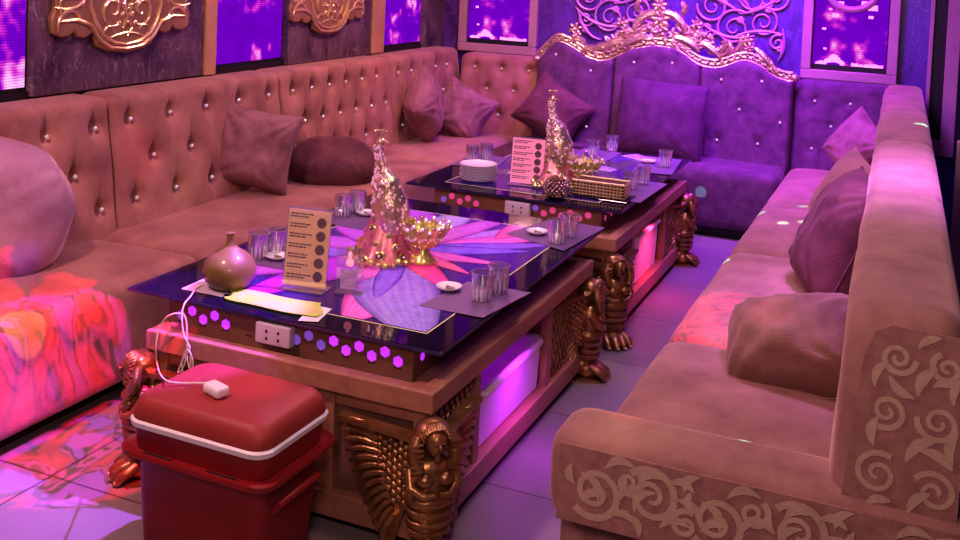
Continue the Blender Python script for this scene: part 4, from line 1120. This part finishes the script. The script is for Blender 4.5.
# gold wicker box
a = at_z(578, 197, ZT); bq = at_z(622, 201, ZT); ln = (bq-a); L = .23; az = math.atan2(ln.y, ln.x)
r = empty('wicker_box', 'gold woven wicker box on a dark tray near the far table edge', 'box', at_z(598, 198, ZT)+Vector((0, .05, 0)), 0)
m = MB(); hx, hy, hz = .125, .055, .075
m.box((-hx+.004, -hy+.004, .006), (hx-.004, hy-.004, hz-.004)); m.build('lining', 'facedark', r, local=True, smooth=0)
m = MB()
for face in range(4):
    horiz = face < 2
    LL = hx if horiz else hy; n = 15 if horiz else 7
    for j in range(5):
        P = []
        for i in range(n*2+1):
            t = -LL+2*LL*i/(2*n); o_ = .003*cos(i*PI+j*PI)
            q = (t, (-hy-o_) if face == 0 else (hy+o_), .012+j*.0145) if horiz else ((-hx-o_) if face == 2 else (hx+o_), t, .012+j*.0145)
            P.append(q)
        m.tube(P, .0038, 5)
    for i in range(n+1):
        t = -LL+2*LL*i/n
        q = [(t, -hy if face == 0 else hy, 0), (t, -hy if face == 0 else hy, hz)] if horiz else [(-hx if face == 2 else hx, t, 0), (-hx if face == 2 else hx, t, hz)]
        m.tube(q, .0028, 5)
m.build('woven_sides', 'weave', r, local=True)
m = MB(); m.tube([(-hx, -hy, hz), (hx, -hy, hz), (hx, hy, hz), (-hx, hy, hz)], .005, 6, closed=True); m.build('rim', 'weave', r, local=True)
m = MB(); m.box((-.15, -.085, 0), (.15, .085, .004)); m.build('tray', 'tabletop', r, local=True, bevel=.002, smooth=0)

# beaded bowl before the far peacock
r = empty('beaded_bowl', 'dark mirrored bead bowl with a gold flower top in front of the far peacock', 'bowl', at_z(556, 197, ZT))
m = MB(); m.lathe([(.03, 0), (.045, .01), (.055, .04), (.048, .07), (.03, .078), (.001, .078)], n=20); m.build('bowl', 'facedark', r, local=True)
m = MB()
for j in range(6):
    z = .012+.0125*j; rad = .056*math.sqrt(max(.15, 1-((z-.042)/.055)**2)); n = 16
    for k in range(n): m.ell((rad*cos(2*PI*(k+.5*(j % 2))/n), rad*sin(2*PI*(k+.5*(j % 2))/n), z), .0085, 8, 6)
m.build('beads', 'beads', r, local=True)
m = MB()
for ring_, (n, rad, z, sx) in enumerate([(9, .036, .086, .018), (7, .022, .096, .015), (4, .008, .102, .012)]):
    for k in range(n):
        a = 2*PI*k/n+ring_*.4; rot = Matrix.Rotation(a, 3, 'Z') @ Matrix.Rotation(-.5, 3, 'Y'); m.ell((rad*cos(a), rad*sin(a), z), (sx, .009, .004), 8, 5, rot=rot)
m.build('gold_flower', 'goldpale', r, local=True)

# ---------------------------------------------------------------- peacocks
def peacock(base, label, s=1.0, rz_=0.0, seed=1):
    r = empty('peacock_figurine', label, 'figurine', base, rz_)
    # body + neck: one surface along a spine
    spine = [(.0, 0, .10, .045), (-.002, 0, .15, .052), (-.006, 0, .20, .050), (-.014, 0, .235, .040), (-.022, 0, .265, .038), (-.036, 0, .292, .025), (-.044, 0, .325, .0155), (-.052, 0, .355, .013), (-.056, 0, .380, .013), (-.052, -.002, .398, .0155), (-.044, -.004, .408, .014), (-.036, -.005, .409, .007)]
    m = MB(); P = [Vector(q[:3]) for q in spine]; rs = [q[3] for q in spine]
    PD = []; RD = []
    for i in range(len(P)-1):
        for k in range(4): PD.append(P[i].lerp(P[i+1], k/4)); RD.append(rs[i]+(rs[i+1]-rs[i])*k/4)
    PD.append(P[-1]); RD.append(rs[-1]); RD = [q*(1.25 if q > .03 else 1+.25*max(0, (q-.016)/.014)) for q in RD]; PD = smoothp(PD, 4)
    m.tube(PD, RD, 14); m.tube([(-.040, -.004, .409), (-.024, -.006, .405), (-.014, -.008, .399)], [.006, .004, .001], 7)
    m.build('body', 'goldpale', r, local=True)
    m = MB(); rr = random.Random(seed)
    for i in range(460):      # crystals and feather scales over breast and back
        k = rr.randrange(2, len(PD)-10); a = rr.random()*2*PI; q = PD[k]; rad = RD[k]
        m.ell(q+Vector((cos(a)*rad, sin(a)*rad, 0)), (.005, .005, .006), 6, 4, 0 if rr.random() < .6 else 1)
    m.build('crystals', ['jewel', 'goldpale'], r, local=True)
    m = MB()
    for k in range(5):
        a = -.9+.45*k; m.tube([(-.050, 0, .412), (-.050+.018*sin(a), 0, .428+.006*cos(a))], .0013, 5); m.ell((-.050+.024*sin(a), 0, .434+.006*cos(a)), (.0055, .004, .006), 8, 5)
    m.build('crest', 'goldpale', r, local=True)
    # draped tail: a flared skirt with a scalloped hem
    m = MB()
    def skirt(u, v):
        a = 2*PI*u; t = v
        z = .185*(1-t)**1.1+.004
        rad = .044+.020*t+.032*t*t
        rad *= 1+.10*t*sin(a*7+1.2*seed)+.05*t*sin(a*3)
        cx = -.012-.018*t; lean_ = -.02*t
        return Vector((cx+rad*cos(a)*1.12, lean_+rad*sin(a)*.9, z+.012*t*t*max(0, sin(a*7))))
    m.grid(skirt, 70, 24, flip=True); tt = m.build('tail_train', 'rosegold', r, local=True, smooth=180)
    for (u, v, sz) in [(.66, .35, 1.1), (.78, .80, 1.0), (.60, .78, 1), (.88, .66, .9), (.70, .88, 1.0), (.95, .85, .9), (.52, .90, .9), (.83, .45, .8), (.05, .8, .9), (.46, .7, .8), (.74, .60, .8)]:
        c = skirt(u, v); a = 2*PI*u; o_ = Vector((cos(a), sin(a), .25)).normalized()
        rot = o_.to_track_quat('Z', 'Y').to_matrix(); sz *= 1.0 if v < .7 else 1.35; m = MB()
        m.ell(c+o_*.002, (.016*sz, .012*sz, .004), 12, 6, 0, rot); m.ell(c+o_*.005, (.010*sz, .008*sz, .004), 10, 5, 1, rot); m.ell(c+o_*.009, .004*sz, 7, 5, 2); m.build('feather_eye', ['jewel_green', 'facedark', 'jewel'], tt, local=True)
    m = MB()
    for k in range(28):
        u = k/28; c = skirt(u, 1.0); m.ell(c+Vector((0, 0, .006)), (.013, .013, .012), 8, 5, 1 if k % 2 else 0)
    for k in range(90):
        u = rr.random(); v = rr.random()**.8; c = skirt(u, v); m.ell(c, .0028, 5, 4, 2 if k % 2 else 0)
    m.build('hem_crystals', ['goldpale', 'jewel_green', 'jewel'], r, local=True)
    # ruffled shell dish at the right
    cx, cy, cz = .112, .015, .100
    m = MB()
    def shell(u, v):
        a = 2*PI*u; rad = .020+.048*v**.8; rad *= 1+.10*v*sin(a*14)
        return Vector((cx+rad*cos(a)*1.25, cy+rad*sin(a), cz-.045+.075*v**1.5+.010*v*sin(a*14+1)))
    m.grid(shell, 112, 10, flip=True)
    def shell2(u, v):
        q = shell(u, 1); c = Vector((cx, cy, cz+.005)); return q.lerp(c, v*.9)+Vector((0, 0, -.02*sin(PI*v)))
    m.grid(shell2, 112, 8); m.lathe([(.050, -.094), (.042, -.085), (.022, -.06), (.024, -.03)], (cx, cy, cz), 16)
    m.build('shell_dish', 'jewel_green', r, local=True, smooth=180)
    m = MB()
    for k in range(40):
        a = 2*PI*k/40; q = shell(k/40, 1); m.ell(q, .0075, 7, 5, k % 2)
        q = shell(k/40, .6); m.ell(q, .005, 6, 4, 1)
    for k in range(16): q = shell(k/16, .25); m.ell(q, .006, 6, 4, 0)
    m.build('shell_crystals', ['goldpale', 'jewel'], r, local=True)
    m = MB(); m.tube([(.02, 0, .14), (.06, .005, .10), (.09, .01, .05), (.10, .012, .02)], [.03, .028, .022, .02], 9); m.build('wing_scroll', 'rosegold', r, local=True)
    r.scale = (s, s, s)
    return r
peacock(at_z(387, 262, ZT)+Vector((0, .02, 0)), 'gold and pink jewelled peacock figurine in the middle of the front table', 1.06, R(10), 1)
peacock(at_z(556, 190, ZT)+Vector((-.02, .10, 0)), 'gold and pink jewelled peacock figurine behind the beaded bowl on the far table', 1.06, R(0), 2)

# ---------------------------------------------------------------- red cooler, adaptor, cable
ck = empty('cooler', 'red picnic cooler with a white rim standing before the front table', 'cooler', (-1.665, 2.30, 0), R(-1)); ck.scale = (1.03, 1.0, 1.12)
def rrect(hx, hy, r_, z, n=6, cx=0, cy=0):
    P = []
    for (sx, sy, a0) in [(1, 1, 0), (-1, 1, PI/2), (-1, -1, PI), (1, -1, 3*PI/2)]:
        for i in range(n+1):
            a = a0+PI/2*i/n; P.append(Vector((cx+sx*(hx-r_)+r_*cos(a), cy+sy*(hy-r_)+r_*sin(a), z)))
    return P
def loft(m, rings, mi=0, capb=True, capt=True):
    n = len(rings[0]); vs = [p for r_ in rings for p in r_]; fs = []
    for j in range(len(rings)-1):
        for i in range(n): fs.append((j*n+i, j*n+(i+1) % n, (j+1)*n+(i+1) % n, (j+1)*n+i))
    if capb: fs.append(list(range(n))[::-1])
    if capt: fs.append([(len(rings)-1)*n+i for i in range(n)])
    m.add(vs, fs, mi)
m = MB()
loft(m, [rrect(.180, .125, .04, 0), rrect(.188, .132, .045, .01), rrect(.198, .142, .045, .18), rrect(.200, .145, .045, .262), rrect(.206, .150, .045, .268), rrect(.208, .152, .045, .30), rrect(.212, .156, .045, .335), rrect(.212, .156, .045, .338)])
m.build('body', 'red_plastic', ck, local=True, smooth=50)
m = MB()   # protruding carry flange
loft(m, [rrect(.208, .150, .05, .268), rrect(.238, .178, .055, .272), rrect(.240, .180, .055, .285), rrect(.236, .176, .055, .290), rrect(.225, .166, .05, .284), rrect(.208, .152, .05, .284)], capb=False, capt=False)
m.build('carry_flange', 'red_plastic', ck, local=True, smooth=50)
for s in (-1, 1):
    m = MB(); m.box((s*.10-.045, -.173, .2875), (s*.10+.045, -.166, .2900)); m.build('flange_slot', 'hole', ck, local=True, smooth=0)
m = MB(); loft(m, [rrect(.212, .156, .048, .338), rrect(.220, .164, .05, .340), rrect(.222, .166, .05, .352), rrect(.216, .160, .05, .357)]); m.build('white_rim', 'white_plastic', ck, local=True, smooth=50)
m = MB(); loft(m, [rrect(.216, .160, .05, .356), rrect(.217, .161, .05, .362), rrect(.212, .156, .05, .385), rrect(.202, .146, .05, .402), rrect(.188, .132, .045, .409), rrect(.10, .07, .03, .412)])
m.soft((-.085, -.100, .402), (.085, -.085, .4145), .004, None, (8, 8, 8)) if False else None
m.build('lid', 'red_lid', ck, local=True, smooth=50)
m = MB()
for s in (-1, 1): m.soft((s*.12-.006, -.06, .404), (s*.12+.004, .02, .4125), .004, None, (7, 8, 7))
m.build('lid_ribs', 'red_lid', ck, local=True)
for s in (-1, 1):
    m = MB(); m.tube([(s*.206, -.09, .20), (s*.222, -.09, .215), (s*.226, -.05, .22), (s*.226, .05, .22), (s*.222, .09, .215), (s*.206, .09, .20)], .010, 8); m.build('handle', 'red_plastic', ck, local=True)

ZL = .4625
pa = at_z(216, 391, ZL+.01)
ad = empty('power_adaptor', 'small white power adaptor lying on the cooler lid', 'adaptor', (pa.x, pa.y, ZL), R(-18))
m = MB(); m.soft((-.036, -.022, 0), (.036, .022, .030), .011, None, (9, 9, 9)); m.build('housing', 'white_plastic', ad, local=True)
m = MB(); m.tube([(-.036, .006, .012), (-.052, .010, .012)], [.005, .003], 8); m.build('strain_relief', 'white_plastic', ad, local=True)
# cable: adaptor -> over the rim -> up to the glass edge, with a coil hanging
def catmull(P, k=8):
    P = [Vector(p) for p in P]; Q = [P[0]]+P+[P[-1]]; out = []
    for i in range(1, len(Q)-2):
        a, b, c, d = Q[i-1:i+3]
        for j in range(k):
            t = j/k; out.append(.5*((2*b)+(c-a)*t+(2*a-5*b+4*c-d)*t*t+(3*b-a-3*c+d)*t**3))
    return out+[P[-1]]
A0 = Vector((pa.x-.052, pa.y+.026, ZL+.012))
pts = [A0, at_z(180, 383, ZL+.004), Vector((*at_z(165, 380, ZL+.004)[:2], ZL+.005)), at_y(158, 368, 2.50), at_y(156, 345, 2.495), at_y(161, 325, 2.50), at_y(170, 315, 2.50), at_y(182, 314, 2.515), at_y(186, 320, 2.52),
       at_y(187, 335, 2.515), at_y(187, 352, 2.51), at_y(183, 368, 2.51), at_y(178, 372, 2.512), at_y(184, 358, 2.51), at_y(190, 352, 2.508), at_y(190, 368, 2.51), at_y(184, 374, 2.512), at_y(182, 362, 2.51), at_y(188, 350, 2.508), at_y(193, 362, 2.512), at_y(191, 373, 2.512), at_y(186, 352, 2.51), at_y(190, 348, 2.515),
       at_y(184, 335, 2.52), at_y(182, 318, 2.53), at_y(184, 305, 2.55), at_z(190, 297, .568), at_z(197, 288, .566), at_z(205, 285, .566)]
m = MB(); m.tube(catmull(pts, 6), .0026, 6)
tag(m.build('charging_cable', 'cable'), 'thin cream cable looping from the adaptor up to the glass table edge', 'cable')

# ---------------------------------------------------------------- lights
LIGHTMUL = 1.0
def aim(o, tgt):
    d = Vector(tgt)-o.location; o.rotation_euler = d.to_track_quat('-Z', 'Y').to_euler()
def area(name, loc, tgt, size, col, power, sy=None, spread=None):
    l = bpy.data.lights.new(name, 'AREA'); l.energy = power*LIGHTMUL; l.color = col; l.size = size
    if sy: l.shape = 'RECTANGLE'; l.size_y = sy
    if spread: l.spread = spread
    o = bpy.data.objects.new(name, l); COL.objects.link(o); o.location = loc; aim(o, tgt); return o
def spot(name, loc, tgt, col, power, ang, blend=.5, size=.02):
    l = bpy.data.lights.new(name, 'SPOT'); l.energy = power*LIGHTMUL; l.color = col; l.spot_size = math.radians(ang); l.spot_blend = blend; l.shadow_soft_size = size
    o = bpy.data.objects.new(name, l); COL.objects.link(o); o.location = loc; aim(o, tgt); return o
area('warm_key', (-2.3, 1.5, 2.65), (-2.9, 3.6, .5), .25, (1, .50, .50), 44)
area('front_fill', (-.4, .4, 1.9), (-.9, 2.8, .4), .5, (1, .62, .58), 18)
area('pink_fill', (-.7, 2.4, 2.68), (-.4, 3.2, .4), .25, (1, .54, .58), 7)
area('aisle_white', (-.95, 3.6, 2.7), (-.95, 3.9, 0), .3, (1, .80, .74), 12)
area('left_amber', (-2.1, 5.2, 2.68), (-3.1, 5.6, .6), .25, (1, .50, .44), 30)
area('violet_back', (-1.0, 6.1, 2.68), (-1.1, 7.0, .6), .8, (.42, .05, 1), 66, spread=1.9)
area('violet_wall', (-1.1, 6.6, 2.7), (-1.1, 7.15, 1.2), .2, (.34, .02, 1), 30, sy=2.0, spread=2.0)
area('violet_right', (-.05, 3.7, 2.68), (.02, 3.8, .9), .4, (.62, .22, 1), 11, spread=.9)
area('violet_seat', (-.4, 5.2, 2.68), (-.4, 5.3, .4), .4, (.62, .20, 1), 9, spread=1.6)
area('violet_table', (-1.8, 3.9, 2.7), (-1.7, 3.8, .5), .4, (.62, .24, 1), 12)
area('pink_mid', (-2.4, 6.0, 2.65), (-2.8, 6.7, .6), .4, (1, .40, .6), 12)
# lamps inside the tables' compartments
area('compartment_lamp', (-1.196, 3.24, .402), (-1.30, 3.24, .1), .05, (.60, .02, 1), 2.2, sy=.5, spread=2.4)
area('compartment_lamp', (-1.199, 5.10, .402), (-1.30, 5.10, .1), .05, (1, .03, .12), 2.0, sy=.45, spread=2.4)

# effect projectors: pattern made in the lamp itself
def gobo(name, loc, tgt, ang, power, kind, cols, rot=0, scale=1.0, seed=0):
    o = spot(name, loc, tgt, (1, 1, 1), power, ang, .25, .004)
    l = o.data; l.use_nodes = True; nt = l.node_tree; em = nt.nodes['Emission']
    tc = nt.nodes.new('ShaderNodeTexCoord'); sx = nt.nodes.new('ShaderNodeSeparateXYZ'); nt.links.new(tc.outputs['Normal'], sx.inputs[0])
    def mth(op, a, b=None):
        n = nt.nodes.new('ShaderNodeMath'); n.operation = op
        for i, q in enumerate((a, b)):
            if q is None: continue
            if isinstance(q, (int, float)): n.inputs[i].default_value = q
            else: nt.links.new(q, n.inputs[i])
        return n.outputs[0]
    k = 1/math.tan(math.radians(ang/2))
    az_ = mth('ABSOLUTE', sx.outputs['Z'])
    X = mth('MULTIPLY', mth('DIVIDE', sx.outputs['X'], az_), k); Y = mth('MULTIPLY', mth('DIVIDE', sx.outputs['Y'], az_), k)
    cb = nt.nodes.new('ShaderNodeCombineXYZ'); nt.links.new(X, cb.inputs[0]); nt.links.new(Y, cb.inputs[1]); cb.inputs[2].default_value = seed
    nz = nt.nodes.new('ShaderNodeTexNoise'); nz.inputs['Scale'].default_value = 2.2*scale; nz.inputs['Detail'].default_value = 2; nz.inputs['Distortion'].default_value = 1.2; nt.links.new(cb.outputs[0], nz.inputs['Vector'])
    rad = mth('SQRT', mth('ADD', mth('MULTIPLY', X, X), mth('MULTIPLY', Y, Y)))
    if kind == 'lotus':
        th = mth('ARCTAN2', Y, X)
        wob = mth('MULTIPLY', mth('SUBTRACT', nz.outputs[0], .5), 3.5)
        pet = mth('ABSOLUTE', mth('SINE', mth('ADD', mth('MULTIPLY', th, 5.5), wob)))
        edge = mth('ADD', .50, mth('MULTIPLY', pet, .42))
        body = mth('MULTIPLY', mth('LESS_THAN', rad, edge), mth('MULTIPLY', mth('GREATER_THAN', pet, .34), mth('GREATER_THAN', rad, .20)))
        core = mth('LESS_THAN', rad, .17)
        mx = nt.nodes.new('ShaderNodeMixRGB'); nt.links.new(core, mx.inputs[0]); mx.inputs[1].default_value = (*cols[0], 1); mx.inputs[2].default_value = (*cols[1], 1)
        col = mx.outputs[0]; msk = mth('MAXIMUM', body, core)
    else:
        r_ = nt.nodes.new('ShaderNodeValToRGB'); r_.color_ramp.interpolation = 'CONSTANT'; el = r_.color_ramp.elements
        stops = [(.0, (0, 0, 0)), (.36, cols[0]), (.455, (.02, 0, .01)), (.475, cols[1]), (.525, (.03, 0, .03)), (.56, cols[2])]
        while len(el) < len(stops): el.new(.5)
        for e, (p_, c) in zip(el, stops): e.position = p_; e.color = (*c, 1)
        nt.links.new(nz.outputs[0], r_.inputs[0]); col = r_.outputs[0]; msk = mth('LESS_THAN', rad, .98)
    nt.links.new(col, em.inputs['Color']); nt.links.new(msk, em.inputs['Strength'])
    o.rotation_euler.rotate_axis('Z', rot)
    return o
def T(px, py, z): return at_z(px, py, z)
gobo('lotus_projector', (-1.1, 2.0, 2.6), T(22, 330, .40), 19, 520, 'lotus', [(.85, .0, .02), (.9, .42, .12)], .4)
gobo('ripple_projector', (-1.6, 1.8, 2.6), T(75, 440, 0), 18, 620, 'ripple', [(1, .01, .06), (1, .03, .45), (.6, .05, .9)], 0, .85, 2.0)
spot('violet_wash', (-1.2, 3.4, 2.6), T(62, 500, 0), (.42, .12, 1), 900, 19, .4, .02)
spot('yellow_wash', (-1.2, 3.4, 2.6), T(4, 492, 0), (1, .75, .1), 60, 4, .8, .02)
gobo('seat_projector', (-1.5, 2.6, 2.6), T(712, 322, .43), 12, 560, 'ripple', [(1, .0, .02), (.15, .0, .01), (1, .04, .03)], 0, 1.5, 8.0)
for nm, tg, col, pw, ang in [('orange_dot', T(652, 455, .52), (1, .20, .02), 34, 3.6), ('red_dot', at_x(142, 145, -3.1), (1, .06, .02), 40, 5), ('green_dot', at_x(185, 180, -3.08), (.3, .9, .2), 12, 4),
                             ('violet_dot', at_y(38, 243, 2.7), (.25, .05, 1), 60, 4), ('orange_dot', at_z(238, 260, .66), (1, .3, .02), 30, 2.4), ('red_dot', T(385, 185, .45), (1, .5, .2), 40, 9),
                             ('pink_dot', at_z(250, 400, .41), (1, .1, .45), 34, 6), ('amber_dot', at_z(270, 385, .41), (1, .45, .1), 14, 5), ('red_dot', at_y(800, 350, 3.2), (1, .08, .12), 26, 4), ('amber_dot', at_y(775, 330, 3.2), (.9, .75, .2), 18, 7),
                             ('yellow_dot', T(640, 425, .6), (.9, .8, .2), 14, 9), ('violet_dot', T(640, 350, 0), (.2, .1, 1), 14, 3), ('pink_dot', at_y(868, 165, 5.5), (1, .05, .5), 40, 3), ('violet_dot', T(705, 375, .43), (.3, .1, 1), 14, 3),
                             ('amber_dot', T(165, 255, .44), (1, .4, .1), 16, 4), ('green_dot', T(95, 262, .44), (.8, .8, .4), 10, 4), ('amber_dot', T(70, 290, .44), (1, .35, .1), 12, 5), ('green_dot', at_x(325,150,-3.08), (1, .25, .15), 20, 5),
                             ('red_dot', at_x(372, 70, -3.2), (1, .1, .2), 34, 4), ('orange_dot', at_y(200, 18, 4.4), (1, .3, .1), 20, 3), ('amber_dot', at_z(440, 152, .44), (1, .62, .25), 40, 12), ('amber_dot', T(900, 470, .5), (1, .8, .3), 14, 8)]:
    tg = Vector(tg)
    src = Vector((-1.7, 2.2, 2.65)) if tg.x > -1 else Vector((-1.0, max(2.0, tg.y-1.6), 2.65))
    spot(nm, src, tg, col, pw*2.6, ang, .9, .01)
# fine green laser points
for px, py, z in [(746, 443, .60), (716, 346, .435), (725, 260, .435), (806, 227, .435), (761, 213, .435), (785, 228, .435), (920, 123, 1.0), (700, 190, .3), (805, 210, .43)]:
    tg = T(px, py, z); spot('laser_point', (-1.2, 3.0, 2.68), tg, (.25, 1, .6), 1600, .24, .3, .001)

w = bpy.data.worlds.new('world'); sc.world = w; w.use_nodes = True
w.node_tree.nodes['Background'].inputs[0].default_value = (.30, .10, .42, 1); w.node_tree.nodes['Background'].inputs[1].default_value = .08
sc.view_settings.view_transform = 'Standard'; sc.view_settings.look = 'None'
for _lk in ('Medium High Contrast', 'High Contrast'):
    try:
        sc.view_settings.look = _lk; break
    except Exception: pass
sc.view_settings.exposure = .12
#; sc.view_settings.exposure = 0
sc.cycles.use_denoising = True
sc.cycles.max_bounces = 6; sc.cycles.transparent_max_bounces = 12; sc.cycles.sample_clamp_indirect = 4
